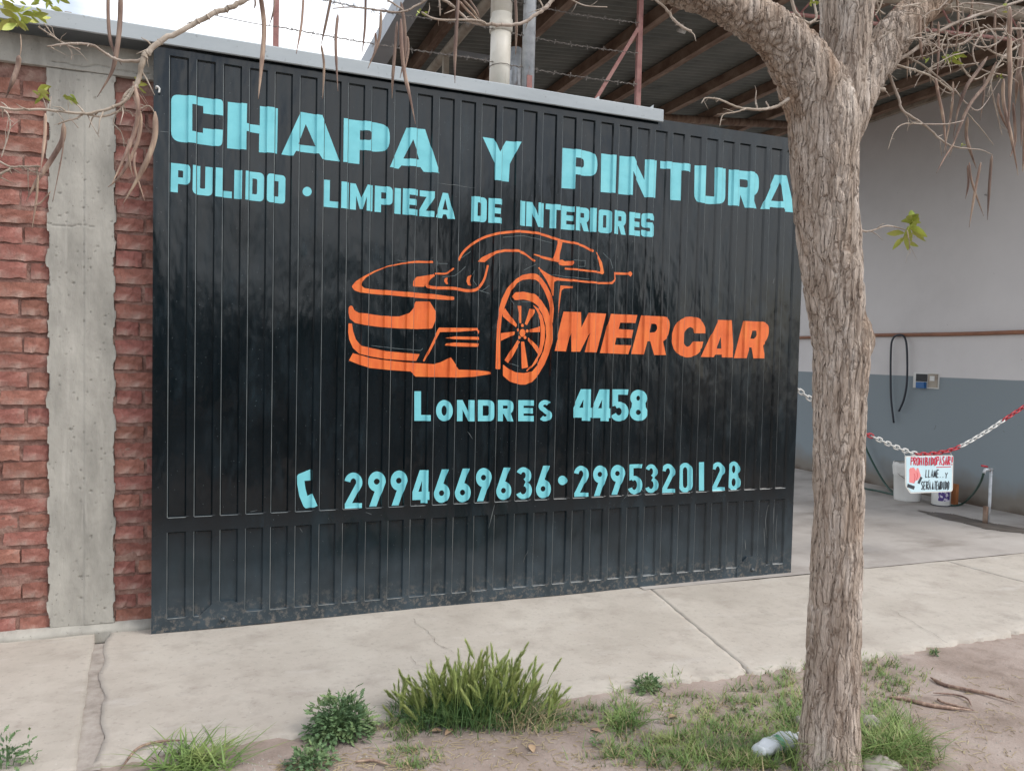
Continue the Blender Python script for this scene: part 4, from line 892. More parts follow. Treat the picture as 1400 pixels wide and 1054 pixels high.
tubeo('handle', catmull([bp+Vector((-.135, 0, .27)), bp+Vector((-.09, -.11, .20)), bp+Vector((0, -.15, .17)), bp+Vector((.09, -.11, .20)), bp+Vector((.135, 0, .27))], 5), .003, M['wire'], bu, 6)
cp = g0(1286, 691, 0)
cn = empty('plastic_canister', cp, label='low white canister with a purple label under the blue sign', cat='canister')
V, Fc = [], []; lathe(V, Fc, cp, [(.001, .01), (.078, .004), (.082, .014), (.082, .17), (.072, .2), (.03, .215), (.022, .24), (.001, .24)], 28)
mk('body', V, Fc, M['white'], cn, True)
V, Fc = [], []
for i in range(13):
    a = math.radians(205+i*75/12)
    for z in (.055, .155): V.append(cp+Vector((.0835*math.cos(a), .0835*math.sin(a), z)))
for i in range(12): Fc.append((2*i, 2*i+2, 2*i+3, 2*i+1))
mk('label', V, Fc, M['purple'], cn, True)
tubeo('base_ring', [cp+Vector((0, 0, .001)), cp+Vector((0, 0, .013))], .084, M['hose_dark'], cn, 28)
bo = g0(1303, 690, 0); ob = boxo('leaning_board', bo.x-.004, bo.x+.03, bo.y-.03, bo.y+.09, 0, .2, M['orange_board'], None, .002); tag(ob, 'short orange brown board standing beside the white canister', 'board')
# stand pipe with tap
sp = empty('standpipe', g0(1350, 718, 0), label='rusty standpipe with a red tap handle near the workshop wall', cat='tap')
s0 = g0(1349, 716, 0); dpt = s0.y
st = onp(1355, 640, 1, dpt); tubeo('riser', [s0+Vector((.01, 0, 0)), onp(1353, 690, 1, dpt), st], .012, M['galv'], sp, 12)
tubeo('stake', [s0+Vector((-.02, 0, -.01)), onp(1349, 692, 1, dpt)+Vector((-.01, 0, 0))], .02, M['rust'], sp, 4)
tp = empty('x', (0, 0, 0)); bpy.data.objects.remove(tp)
tapo = tubeo('tap', [onp(1356, 642, 1, dpt), onp(1347, 642, 1, dpt-.01), onp(1345, 647, 1, dpt-.01)], .014, M['galv'], sp, 10)
tubeo('tap_handle', [onp(1342, 636.5, 1, dpt), onp(1350, 638, 1, dpt)], .008, M['red'], tapo, 8)
V, Fc = [], []; tube(V, Fc, catmull([onp(1345, 646, 1, dpt-.01), onp(1341, 658, 1, dpt+.1), onp(1332, 673, 1, dpt+.3), onp(1318, 687, 2, .03), g0(1306, 691, .012), g0(1290, 690, .012)], 8), .0095, 10)
tag(mk('tap_hose', V, Fc, M['hose_green'], None, True), 'dark hose curving from the red handled tap to the floor', 'hose')
V, Fc = [], []; tube(V, Fc, catmull([onp(1150, 520, 0, 6.96), onp(1170, 575, 0, 6.96), onp(1185, 615, 0, 6.96), onp(1200, 645, 0, 6.95), onp(1213, 665, 0, 6.93), g0(1225, 676, .012), g0(1240, 681, .012)], 8), .0105, 10)
tube(V, Fc, catmull([g0(1150, 655, .012), g0(1180, 667, .012), g0(1200, 671, .012), g0(1225, 677, .012)], 6), .0105, 10)
tag(mk('wall_hose', V, Fc, M['hose_green'], None, True), 'green hose drooping down the wall behind the tree trunk to the bucket', 'hose')
pd = [(1253, 697), (1275, 700), (1300, 702), (1330, 709), (1362, 716), (1400, 722), (1430, 728), (1430, 736), (1400, 729), (1365, 725), (1345, 722), (1320, 715), (1290, 709), (1270, 703)]
P = rpoly([(*q, 3) for q in pd]); V = [g0(q.x, q.y+.6*math.sin(i*2.1), .009) for i, q in enumerate(P)]
me = mk('damp_patch', V, [tuple(range(len(V)))], M['puddle']); tag(me, 'dark muddy drain patch on the floor beside the standpipe', 'mud patch')

# chain and sign
cpx = [(1089, 531), (1103, 542), (1118, 552), (1148, 572), (1177, 589), (1200, 600), (1227, 612), (1254, 620.5), (1283, 619), (1311, 611), (1345, 592), (1371, 575), (1400, 556), (1440, 531), (1480, 505)]
CP = catmull([onp(x, y, 1, .1) for x, y in cpx], 10); dense = []; acc = 0; pitch = .0415; last = CP[0]; nxt = 0; cum = [0]
for i in range(1, len(CP)): cum.append(cum[-1]+(CP[i]-CP[i-1]).length)
def at_len(s_):
    for i in range(1, len(CP)):
        if cum[i] >= s_: t = (s_-cum[i-1])/(cum[i]-cum[i-1]); return CP[i-1].lerp(CP[i], t)
    return CP[-1]
def link_mesh(m_):
    V, Fc = [], []; n_ = 12; rg = 6; Lh, Wh, r = .018, .0105, .0052
    for i in range(n_):
        a = 2*math.pi*i/n_; c_ = Vector((math.cos(a)*Wh+(Lh-Wh+.006)*(1 if math.cos(a) > 0 else -1)*(abs(math.cos(a)) > .1), 0, math.sin(a)*(Wh+.003))); d = Vector((math.cos(a), 0, math.sin(a)))
        for k_ in range(rg): b_ = 2*math.pi*k_/rg; V.append(c_+d*r*math.cos(b_)+Vector((0, 1, 0))*r*math.sin(b_))
    for i in range(n_):
        for k_ in range(rg): Fc.append((i*rg+k_, ((i+1) % n_)*rg+k_, ((i+1) % n_)*rg+(k_+1) % rg, i*rg+(k_+1) % rg))
    me = bpy.data.meshes.new('chain_link'); me.from_pydata([tuple(v) for v in V], [], Fc); me.update(); me.materials.append(m_); me.polygons.foreach_set('use_smooth', [True]*len(me.polygons)); return me
LM = {'w': link_mesh(M['white']), 'r': link_mesh(M['red'])}
chain = empty('plastic_chain', (5, .1, 0), label='red and white plastic chain hung across the workshop entrance', cat='chain')
def pxx(P_):
    d = P_-CAM; return 700+F*d.dot(rt)/d.dot(fwd)
i = 0; s_ = 0
while s_ < cum[-1]-.01:
    a = at_len(s_); b_ = at_len(s_+.01); d = (b_-a).normalized(); X = pxx(a)
    col = 'r' if (1165 < X < 1194 or 1254 < X < 1311 or 1371 < X < 1420) else 'w'
    o = link('chain_link', LM[col], None, chain); q = d.to_track_quat('X', 'Z'); 
    o.rotation_mode = 'QUATERNION'; from mathutils import Quaternion
    o.rotation_quaternion = q @ Quaternion((1, 0, 0), (0.35 if i % 2 else 1.75)); o.location = a
    i += 1; s_ += pitch
SY = .075
sg = empty('warning_sign', onp(1270, 648, 1, SY), label='pale blue hand lettered warning sign hanging from the plastic chain', cat='sign')
Z7 = lambda P: [(q[0]/7+1200, q[1]/7+590)+tuple(q[2:]) for q in P]
def plate(name, P, y0, y1, m_):
    lp = [onp(q[0], q[1], 1, SY) for q in P]; n_ = len(lp); V = [(q.x, y0, q.z) for q in lp]+[(q.x, y1, q.z) for q in lp]
    Fc = [tuple(range(n_)), tuple(reversed(range(n_, 2*n_)))]+[(i, i+n_, (i+1) % n_+n_, (i+1) % n_) for i in range(n_)]
    return mk(name, V, Fc, m_, sg)
out_ = [(262, 234, 12), (725, 225, 22), (718, 575, 30), (312, 592, 12), (266, 522, 12)]
plate('border', rpoly([(x/7+1200, y/7+590, r/7) for x, y, r in out_]), SY, SY+.005, M['white'])
inn = [(272, 244, 8), (712, 236, 18), (706, 565, 20), (318, 580, 8), (276, 517, 8)]
plate('board', rpoly([(x/7+1200, y/7+590, r/7) for x, y, r in inn]), SY-.001, SY-.0002, M['sign'])
FONT = {'P': [[(0, 0), (0, 1), (.8, .95), (.85, .6), (0, .5)]], 'R': [[(0, 0), (0, 1), (.8, .95), (.8, .6), (0, .5)], [(.25, .5), (.9, 0)]], 'O': [[(.1, .1), (0, .8), (.5, 1), (.9, .8), (.8, .1), (.4, 0), (.1, .1)]], 'H': [[(0, 0), (0, 1)], [(.8, 0), (.8, 1)], [(0, .5), (.8, .5)]], 'I': [[(.4, 0), (.4, 1)]],
 'B': [[(0, 0), (0, 1), (.7, .9), (.65, .6), (0, .5)], [(0, .52), (.85, .4), (.8, .05), (0, 0)]], 'D': [[(0, 0), (0, 1), (.7, .85), (.8, .3), (0, 0)]], 'A': [[(0, 0), (.4, 1), (.85, 0)], [(.15, .35), (.7, .35)]], 'S': [[(.85, .9), (.3, 1), (.05, .75), (.8, .35), (.5, 0), (0, .1)]],
 'L': [[(.1, 1), (0, 0), (.8, .05)]], 'M': [[(0, 0), (.1, 1), (.45, .4), (.8, 1), (.9, 0)]], 'E': [[(.85, 1), (0, 1), (0, 0), (.85, 0)], [(0, .5), (.7, .5)]], 'Y': [[(0, 1), (.4, .5), (.9, 1)], [(.4, .5), (.35, 0)]], 'T': [[(0, 1), (.95, 1)], [(.45, 1), (.45, 0)]], 'N': [[(0, 0), (0, 1), (.8, 0), (.8, 1)]], '!': [[(.5, .3), (.6, 1)], [(.45, .12), (.45, 0)]], '.': [[(.3, 0), (.3, .08)]], "'": [[(.3, 0), (.6, 1)]]}
def word(txt, x0, x1, y0, y1, w, m_, sl=0):
    n_ = len(txt); cw = (x1-x0)/n_; pcs = []
    for i, ch in enumerate(txt):
        for st_ in FONT.get(ch, []):
            P = [(x0+cw*(i+.1+.78*u)+4*(v-.5), y1+(y0-y1)*v+sl*i*cw) for u, v in st_]
            pcs.append((ribbon([(a_/7+1200, b_/7+590) for a_, b_ in P], w/7), []))
    paint('painted_word', pcs, m_, sg, lay=.0015, plane=SY, drape=False)
word('PROHIBIDO', 315, 562, 247, 320, 10, M['signred']); word('PASAR!', 562, 722, 240, 318, 11, M['signred'])
paint('underline', [(ribbon(Z7([(558, 341), (700, 336)]), 1.1), [])], M['signred'], sg, lay=.0015, plane=SY, drape=False)
word('LLAME..', 455, 640, 365, 437, 8, M['signink']); word('Y', 642, 672, 392, 445, 8, M['signink']); word('SERA', 413, 510, 478, 552, 9, M['signink']); word("'", 478, 500, 462, 476, 6, M['signink']); word('ATENDIDO', 518, 682, 476, 552, 8, M['signink'])
for q in ([(300, 365), (310, 345), (325, 348), (335, 340), (352, 350), (365, 375), (372, 350), (385, 345), (395, 370), (402, 395), (412, 420), (385, 462), (362, 468), (345, 495), (300, 485), (302, 420)],):
    paint('hand_drawing', [(rpoly([(a_, b_, .6) for a_, b_ in Z7(q)]), [])], M['signpink'], sg, lay=.0015, plane=SY, drape=False)
paint('hand_outline', [(ribbon(Z7([(345, 400), (355, 430), (345, 495)]), .5), []), (ribbon(Z7([(372, 385), (380, 420), (365, 465)]), .5), [])], M['signred'], sg, lay=.0025, plane=SY, drape=False)
paint('cuff_drawing', [(Z7([(285, 497), (355, 522), (345, 555), (278, 530)]), []), (Z7([(378, 490), (408, 428), (427, 440), (398, 502)]), [])], M['signink'], sg, lay=.0015, plane=SY, drape=False)
for x in (268, 716):
    a = onp(x/7+1200, 240/7+590, 1, SY); tubeo('tie', [a+Vector((0, -.002, -.005)), a+Vector((0, .02, .03))], .0015, M['white'], sg, 5)

# ------------------------------------------------------------------ the tree
TY = -1.95
tree = empty('street_tree', (2.19, TY, 0), label='bare rough barked tree with long brown seed pods growing from the verge', cat='tree')
def barkd(amp, sc_=1.0):
    def f(q, a, h, r, p_):
        w = Vector((q.x*36*sc_, q.y*36*sc_, q.z*5.5*sc_))
        w = w+Vector((noise.noise(q*9), noise.noise(q*9+Vector((5, 5, 5))), noise.noise(q*9+Vector((9, 1, 3)))))*.42
        d, _ = noise.voronoi(w)
        e = min(1, (d[1]-d[0])*3.6)
        w2 = Vector((q.x*60*sc_, q.y*60*sc_, q.z*17*sc_)); d2, _ = noise.voronoi(w2)
        return amp*(e-.75)+amp*.32*min(1, (d2[1]-d2[0])*2)+amp*.6*noise.noise(Vector((q.x*9, q.y*9, q.z*3)))
    return f
def pth(px, dy=0, y0=TY):     # [(x, y, width px, depth offset)] -> points and radii
    P = []; R = []
    for q in px:
        yy = y0+(q[3] if len(q) > 3 else 0); c_ = onp(q[0], q[1], 1, yy); dist = (c_-CAM).dot(fwd); P.append(c_); R.append(q[2]/2*dist/F)
    return P, R
def limb(name, px, seg, step, amp, sc_=1.0, m_=None, parent=None, y0=TY):
    P, R = pth(px, y0=y0); n_ = 10; Pd = catmull(P, n_); Rd = lerpl(R, len(Pd))
    # resample evenly
    cum = [0]
    for i in range(1, len(Pd)): cum.append(cum[-1]+(Pd[i]-Pd[i-1]).length)
    m2 = max(3, int(cum[-1]/step)); PP = []; RR = []; k_ = 1
    for i in range(m2+1):
        s_ = cum[-1]*i/m2
        while k_ < len(Pd)-1 and cum[k_] < s_: k_ += 1
        t = (s_-cum[k_-1])/max(1e-6, cum[k_]-cum[k_-1]); PP.append(Pd[k_-1].lerp(Pd[k_], t)); RR.append(Rd[k_-1]+(Rd[k_]-Rd[k_-1])*t)
    return tubeo(name, PP, RR, m_ or M['bark'], parent or tree, seg, barkd(amp, sc_) if amp else None)
trunk = limb('trunk', [(1130, 1105, 100), (1131, 1060, 90), (1134, 1020, 80), (1137, 950, 72), (1140, 880, 68), (1143, 800, 66), (1146, 700, 64), (1147, 600, 66), (1149, 520, 69), (1149, 470, 74), (1144, 430, 73), (1137, 370, 78), (1131, 300, 82), (1128, 250, 84), (1127, 210, 88), (1126, 165, 94), (1124, 130, 84), (1118, 95, 60)], 240, .005, .0072)
limb('limb', [(1128, 215, 60), (1122, 165, 84), (1108, 115, 84), (1086, 76, 74), (1058, 45, 62), (1020, 22, 54), (980, 2, 48), (935, -12, 46), (880, -30, 42), (820, -50, 38)], 170, .0055, .008)
limb('limb', [(1150, 190, 40), (1150, 120, 44), (1143, 60, 42), (1141, 10, 40), (1143, -60, 36)], 100, .006, .006, y0=TY+.05)
limb('limb', [(1146, 200, 40), (1153, 140, 50), (1163, 85, 44), (1170, 40, 40), (1176, 0, 38), (1184, -60, 34)], 100, .006, .006, y0=TY-.02)
limb('limb', [(1138, 215, 56), (1154, 165, 60), (1175, 118, 56), (1200, 78, 54), (1228, 42, 50), (1262, 8, 46), (1300, -25, 42), (1340, -55, 38)], 150, .0055, .008)
limb('limb', [(1082, 120, 12), (1094, 155, 26), (1103, 190, 34), (1112, 240, 40), (1120, 300, 40)], 80, .006, .006, y0=TY+.03)
limb('burl', [(1178, 430, 10), (1182, 452, 22), (1183, 470, 24), (1176, 500, 14), (1168, 540, 8)], 30, .008, .005)
limb('root_flare', [(1120, 990, 20), (1110, 1040, 34), (1104, 1080, 46)], 40, .01, .006); limb('root_flare', [(1158, 1000, 20), (1160, 1045, 26), (1166, 1080, 40)], 40, .01, .006)

rt_ = random.Random(11)
def twig(px, y0=TY, name='branch', seg=7, jit=0):
    P, R = pth(px, y0=y0); n_ = 6; Pd = catmull(P, n_); Rd = [max(.0009, r*.85) for r in lerpl(R, len(Pd))]
    for i, q in enumerate(Pd): q += Vector((rt_.uniform(-1, 1), rt_.uniform(-1, 1), rt_.uniform(-1, 1)))*min(Rd[i]*.3, .0018)
    V, Fc = [], []; tube(V, Fc, Pd, Rd, seg)
    for i in range(2, len(Pd)-1):            # buds and short side shoots
        if rt_.random() < .30:
            t = (Pd[i+1]-Pd[i]).normalized(); d = (t*.5+Vector((rt_.uniform(-1, 1), rt_.uniform(-.6, .6), rt_.uniform(-1, 1)))).normalized(); ln = rt_.choice([.006, .008, .012, .03, .05]); rr_ = min(Rd[i]*.6, .0022)
            q1 = Pd[i]+d*ln*.5; q2 = Pd[i]+d*ln+Vector((rt_.uniform(-.2, .2), 0, rt_.uniform(-.3, .1)))*ln; tube(V, Fc, [Pd[i], q1, q2], [rr_, rr_*.8, rr_*.35], 5)
        if rt_.random() < .18: tube(V, Fc, [Pd[i]-(Pd[i+1]-Pd[i]).normalized()*.003, Pd[i], Pd[i]+(Pd[i+1]-Pd[i]).normalized()*.003], [Rd[i]*.9, Rd[i]*1.35, Rd[i]*.9], seg)
    return mk(name, V, Fc, M['twig'], tree, True)
def pod(px, w, y0=TY, name='seed_pod', parent=tree):
    P = [onp(x, y, 1, y0+rt_.uniform(-.01, .01)) for x, y in px]; dist = (P[0]-CAM).dot(fwd); Pd = catmull(P, 8); n_ = len(Pd); R = []
    for i in range(n_):
        t = i/(n_-1); R.append(max(.0008, w*.4*dist/F*min(1, t*7+.25)*min(1, (1-t)*2.6+.05)))
    V, Fc = [], []; tube(V, Fc, Pd, R, 6); return mk(name, V, Fc, M['pod'], parent, True)
Rg = TY-.02
for q in [
 [(1205, 95, 7), (1240, 75, 6), (1290, 40, 5), (1340, 20, 4.5), (1400, 0, 4)], [(1208, 84, 7), (1240, 75, 6), (1265, 62, 5), (1310, 62, 4.5), (1345, 43, 4), (1400, 40, 4)],
 [(1205, 84, 4), (1250, 96, 3.4), (1275, 106, 3), (1300, 124, 2.6)], [(1203, 88, 5), (1215, 102, 5), (1228, 134, 4.4), (1235, 152, 4), (1262, 170, 3.4), (1290, 194, 3), (1310, 202, 2.4), (1340, 205, 1.6), (1357, 212, 1)],
 [(1262, 170, 2.4), (1235, 170, 2), (1222, 182, 1.6), (1214, 205, 1)], [(1262, 170, 2.4), (1295, 170, 2), (1318, 165, 1.4)], [(1318, 150, 2), (1340, 175, 1.6), (1358, 198, 1)],
 [(1186, 112, 9), (1194, 122, 8), (1208, 123, 7.4)], [(1188, 110, 8), (1206, 102, 6), (1224, 92, 5.6)],
 [(1310, 60, 3), (1312, 85, 2.6), (1330, 108, 2.4), (1352, 100, 2), (1372, 88, 2)], [(1235, 76, 3), (1262, 90, 3), (1285, 108, 2.6), (1302, 124, 2.4), (1300, 140, 1)],
 [(1252, 104, 3), (1275, 92, 2.4), (1300, 84, 2), (1318, 95, 2), (1330, 110, 1.6)], [(1335, 30, 3), (1345, 60, 2.6), (1365, 75, 2.4), (1400, 82, 2)], [(1290, 40, 3), (1296, 60, 2.4), (1285, 90, 2), (1262, 100, 1.6), (1250, 120, 1)],
 [(1345, 43, 3), (1330, 70, 2.4), (1342, 95, 2), (1380, 105, 2), (1400, 120, 1.6)], [(1400, 60, 4), (1375, 75, 3.4), (1355, 110, 3), (1362, 150, 2), (1370, 185, 1)],
 [(1380, 10, 4), (1372, 50, 3), (1350, 65, 2.4), (1330, 62, 2)], [(1305, 122, 2.4), (1320, 140, 2), (1340, 150, 1.6), (1368, 108, 1.2)], [(1235, 152, 2), (1242, 165, 1.6), (1240, 180, 1)],
 [(1300, 14, 3), (1320, 5, 3), (1360, 8, 2.4), (1400, 20, 2)], [(1270, 100, 2), (1282, 118, 1.6), (1300, 128, 1.6), (1312, 112, 1)],
 [(1080, -10, 5), (1088, 18, 5), (1104, 32, 5), (1116, 24, 4), (1112, 0, 3)], [(1196, -5, 3), (1202, 14, 3), (1210, 20, 2)], [(1208, -5, 3), (1203, 10, 2.4), (1196, 22, 2)],
 [(1078, 136, 6), (1064, 145, 5), (1043, 150, 4.4), (1014, 148, 4), (1003, 145, 3.4), (986, 137, 3), (966, 134, 2), (959, 141, 1.4)], [(1020, 149, 2.6), (1005, 154, 2.4), (989, 157, 2), (984, 173, 1.2)], [(1036, 150, 3), (1033, 138, 2.6), (1034, 124, 1.6)], [(1052, 148, 2.4), (1047, 139, 2)],
 [(897, 0, 4), (912, 14, 4), (921, 27, 4), (934, 38, 4), (945, 43, 4)],
 [(1170, 308, 6), (1176, 315, 4), (1190, 316, 2.6), (1214, 309, 2.4), (1240, 315, 2)], [(1240, 315, 2), (1243, 330, 1.6), (1244, 347, 1)],
 [(760, -5, 6), (745, 12, 6), (733, 20, 5.6), (711, 33, 5), (673, 34, 5), (643, 30, 4.6), (626, 15, 4.4), (611, 3, 4.4), (590, -8, 4)], [(666, 34, 3.4), (651, 28, 3.4), (600, 27, 3.4), (576, 17, 2.4)], [(600, -5, 3), (602, 22, 2.4)],
 [(592, -6, 4), (566, 10, 3.4), (546, 17, 3), (516, 14, 2.6), (480, 10, 2), (455, 12, 1.4)], [(524, -4, 3), (551, 14, 2.6)], [(770, -5, 3), (800, 8, 2), (830, 10, 1.4)], [(735, -4, 3), (742, 10, 2.4), (738, 18, 2)],
 [(700, -40, 12), (560, -34, 11), (440, -30, 10), (345, -4, 8.6), (318, 10, 8), (290, 20, 8), (250, 42, 8), (222, 55, 8.6), (205, 70, 9), (196, 80, 10), (190, 105, 8), (182, 124, 7), (165, 142, 5), (130, 154, 4.4), (105, 155, 4), (60, 150, 4), (20, 150, 4), (-20, 143, 4)],
 [(196, 82, 6), (178, 84, 5), (160, 82, 4.4), (142, 72, 4), (125, 62, 4), (95, 60, 3.6), (64, 64, 2.4)], [(110, 68, 2.6), (92, 62, 2.6), (72, 50, 2.4), (52, 37, 2.4)], [(86, 60, 2.4), (72, 48, 2), (60, 32, 1.6)], [(90, 60, 2), (98, 72, 1.6), (97, 82, 1)], [(66, 63, 2), (75, 68, 1.4)],
 [(184, 122, 5), (172, 128, 5), (168, 143, 4), (162, 152, 3.6), (138, 160, 3.4), (116, 156, 3.4), (104, 162, 3), (90, 166, 2.4), (80, 170, 1.6)], [(116, 156, 3), (108, 146, 2.4), (96, 138, 2)], [(64, 150, 2), (60, 138, 1.6), (56, 130, 1)], [(68, 148, 1.6), (70, 132, 1)], [(94, 157, 1.6), (93, 138, 1.2)],
 [(-10, 216, 3), (14, 228, 3), (30, 228, 3.2), (55, 228, 3.2)], [(-15, 242, 4), (0, 238, 4), (16, 230, 3.4)], [(160, 154, 2), (155, 168, 2), (166, 182, 1.4), (170, 202, 1)], [(98, 164, 1.4), (107, 175, 1)], [(162, 153, 2), (176, 152, 1.8), (182, 160, 1)], [(190, 150, 2), (203, 145, 1.8), (211, 154, 1.8)],
 [(0, 148, 2), (10, 155, 2), (14, 170, 2), (10, 190, 2), (2, 215, 2)],
 [(190, 105, 2.4), (185, 112, 2), (187, 117, 1)]]:
    twig(q, y0=Rg+rt_.uniform(-.03, .03))
# finer tangle on the right: short twigs leaving the bigger ones
for i in range(46):
    x = rt_.uniform(1225, 1400); y = rt_.uniform(0, 118)*(.45+.55*(x-1225)/175); a = rt_.uniform(0, 6.28); q = [(x, y, 2.2)]
    for k_ in range(rt_.randint(3, 5)):
        a += rt_.uniform(-.8, .8); ln = rt_.uniform(8, 20); x += math.cos(a)*ln; y += math.sin(a)*ln*.8+3; q.append((x, y, 2.0-k_*.3))
    twig(q, y0=Rg+rt_.uniform(-.12, .1), name='twig', seg=5)
for px, w in [
 ([(1239, 52), (1241, 80), (1240, 111)], 4), ([(1258, 20), (1258, 55), (1262, 84)], 5), ([(1275, 15), (1272, 45), (1266, 80)], 5), ([(1283, 30), (1283, 70), (1281, 110)], 4.5), ([(1279, 108), (1283, 130), (1290, 165), (1294, 212)], 5.5), ([(1303, 112), (1302, 140), (1298, 170), (1290, 210)], 4.5), ([(1350, 78), (1335, 100), (1322, 118), (1310, 150), (1303, 190)], 6), ([(1362, 85), (1348, 115), (1325, 145), (1308, 185), (1298, 215)], 6), ([(1305, 195), (1292, 215), (1280, 237)], 3.4),
 ([(1323, 160), (1321, 185), (1326, 205), (1335, 231)], 6), ([(1325, 222), (1329, 250), (1345, 296)], 4), ([(1341, 222), (1333, 262), (1325, 311)], 4.6), ([(1356, 212), (1353, 250), (1350, 301)], 5), ([(1323, 226), (1324, 250), (1320, 272)], 4), ([(1372, 108), (1372, 140), (1383, 190), (1392, 240)], 6), ([(1381, 10), (1380, 60), (1381, 110), (1378, 182)], 8), ([(1392, 30), (1396, 70), (1391, 110), (1388, 145)], 9), ([(1365, 128), (1366, 150), (1382, 186)], 4.4), ([(1395, 100), (1398, 150), (1396, 200)], 7), ([(1400, 120), (1402, 180), (1398, 235)], 8), ([(1346, 105), (1345, 130), (1340, 165)], 3.6), ([(1385, 140), (1388, 190), (1381, 215)], 5),
 ([(1361, 12), (1360, 50), (1363, 85)], 4), ([(1330, -5), (1328, 30), (1334, 70)], 4), ([(1308, -5), (1310, 30), (1306, 75)], 4),
 ([(148, -15), (148, 25), (152, 60), (166, 89)], 6), ([(165, -15), (164, 30), (160, 66), (153, 98), (133, 133)], 8.5), ([(26, 76), (24, 92), (17, 112), (8, 134)], 9), ([(28, 48), (29, 64), (27, 78)], 2), ([(62, 155), (61, 190), (55, 236)], 5.5), ([(87, 168), (85, 192), (68, 222), (50, 248), (36, 275)], 9), ([(88, 176), (85, 210), (72, 276)], 2.4), ([(52, 240), (50, 270), (44, 312)], 4),
 ([(182, 112), (189, 145), (184, 180), (170, 215), (152, 254)], 7.5), ([(191, 150), (192, 175), (184, 205), (165, 240), (148, 256)], 6.5), ([(212, 153), (212, 185), (203, 215), (188, 245), (168, 279)], 9.5), ([(186, 208), (184, 230), (198, 275)], 4), ([(176, 190), (176, 215), (182, 243)], 4), ([(178, 118), (182, 130), (186, 145)], 3), ([(69, 262), (55, 278), (42, 283)], 3),
 ([(355, -12), (361, 35), (358, 85), (353, 136)], 8), ([(376, -10), (374, 15), (368, 36)], 3), ([(415, -5), (412, 35), (405, 74)], 4), ([(453, -4), (446, 30), (439, 62)], 4.5), ([(439, 62), (443, 90), (441, 135)], 4), ([(462, 20), (459, 60), (462, 125)], 5), ([(347, -10), (349, 5), (347, 13)], 3),
 ([(500, -12), (499, 35), (495, 74)], 4), ([(521, 16), (518, 55), (503, 94)], 5), ([(513, 45), (514, 62), (509, 80)], 4), ([(543, 30), (540, 70), (537, 105), (536, 135)], 5.5), ([(548, 26), (549, 65), (553, 100), (560, 130), (568, 170)], 6.5), ([(548, 3), (553, 35), (553, 75), (547, 107)], 6), ([(557, 50), (558, 70), (553, 100)], 4.5), ([(627, -10), (624, 40), (622, 80), (622, 114)], 6), ([(704, -10), (706, 30), (705, 75)], 5), ([(628, 2), (640, 16), (654, 29)], 4), ([(633, 0), (645, 13), (655, 26)], 4), ([(638, -5), (650, 12), (656, 25)], 3.6),
 ([(1097, 640), (1095, 700), (1093, 720)], .1)]:
    if w > 1: pod(px, w, y0=Rg+rt_.uniform(-.05, .05))
# leaves
def leaf(V, Fc, c_, d, n_, L_, Wd):
    d = d.normalized(); s_ = d.cross(n_).normalized(); n0 = len(V)
    prof = [(0, .05), (.2, .55), (.45, 1), (.7, .8), (.9, .35), (1, .02)]
    for t, w in prof:
        m_ = c_+d*L_*t+Vector((0, 0, -1))*L_*.25*t*t
        V.extend([m_+s_*Wd*w/2+n_*Wd*w*.18, m_, m_-s_*Wd*w/2+n_*Wd*w*.18])
    for i in range(5):
        a = n0+i*3; Fc.extend([(a, a+1, a+4, a+3), (a+1, a+2, a+5, a+4)])
for (x, y, n_, sz, sp_) in [(1240, 310, 16, .085, .04), (1300, 78, 10, .06, .02), (1268, 82, 5, .022, .01), (1236, 327, 3, .06, .015), (1366, 106, 4, .02, .01), (1316, 199, 4, .016, .01), (1372, 14, 5, .02, .02), (1113, 5, 5, .03, .02), (32, 28, 16, .05, .03), (20, 26, 8, .05, .03), (54, 128, 7, .042, .012), (66, 126, 3, .03, .012), (95, 133, 7, .03, .012), (194, 117, 9, .034, .02), (576, 19, 6, .026, .012), (242, 155, 0, .01, .01), (62, -2, 16, .04, .05), (50, 3, 10, .04, .05), (22, 1, 6, .03, .03)]:
    c_ = onp(x, y, 1, Rg); 
    for i in range(n_):
        V, Fc = [], []; d = Vector((rt_.uniform(-1, 1), rt_.uniform(-1, .6), rt_.uniform(-.5, 1))).normalized()
        sz_ = sz*rt_.uniform(.45, .85); leaf(V, Fc, c_+Vector((rt_.uniform(-1, 1), rt_.uniform(-1, 1), rt_.uniform(-1, 1)))*sp_*.6, d, d.orthogonal().normalized(), sz_, sz_*.42)
        mk('leaf', V, Fc, M['leaf'], tree, True)

# ------------------------------------------------------------------ verge plants and litter
rg_ = random.Random(21)
def blade(V, Fc, b_, d, L_, w, droop, n_=4):
    d = Vector((d.x, d.y, 0)); hor = d.normalized() if d.length > 0 else Vector((1, 0, 0)); tilt = d.length; s_ = Vector((-hor.y, hor.x, 0)); n0 = len(V)
    for i in range(n_+1):
        t = i/n_; c_ = b_+hor*(L_*(tilt*t+droop*t*t))+Vector((0, 0, L_*(t*(1-.25*tilt)-droop*.6*t*t*t))); ww = w*(1-t)**.7*.5+.0002
        V.extend([c_+s_*ww, c_-s_*ww])
    for i in range(n_): a = n0+i*2; Fc.append((a, a+1, a+3, a+2))
def gpt(x, y): 
    q = onp(x, y, 2, -.035); return Vector((q.x, q.y, gh(q.x, q.y) if q.y < -1.18 else max(gh(q.x, q.y), -.004)))
Vg, Fg, Vd, Fd = [], [], [], []
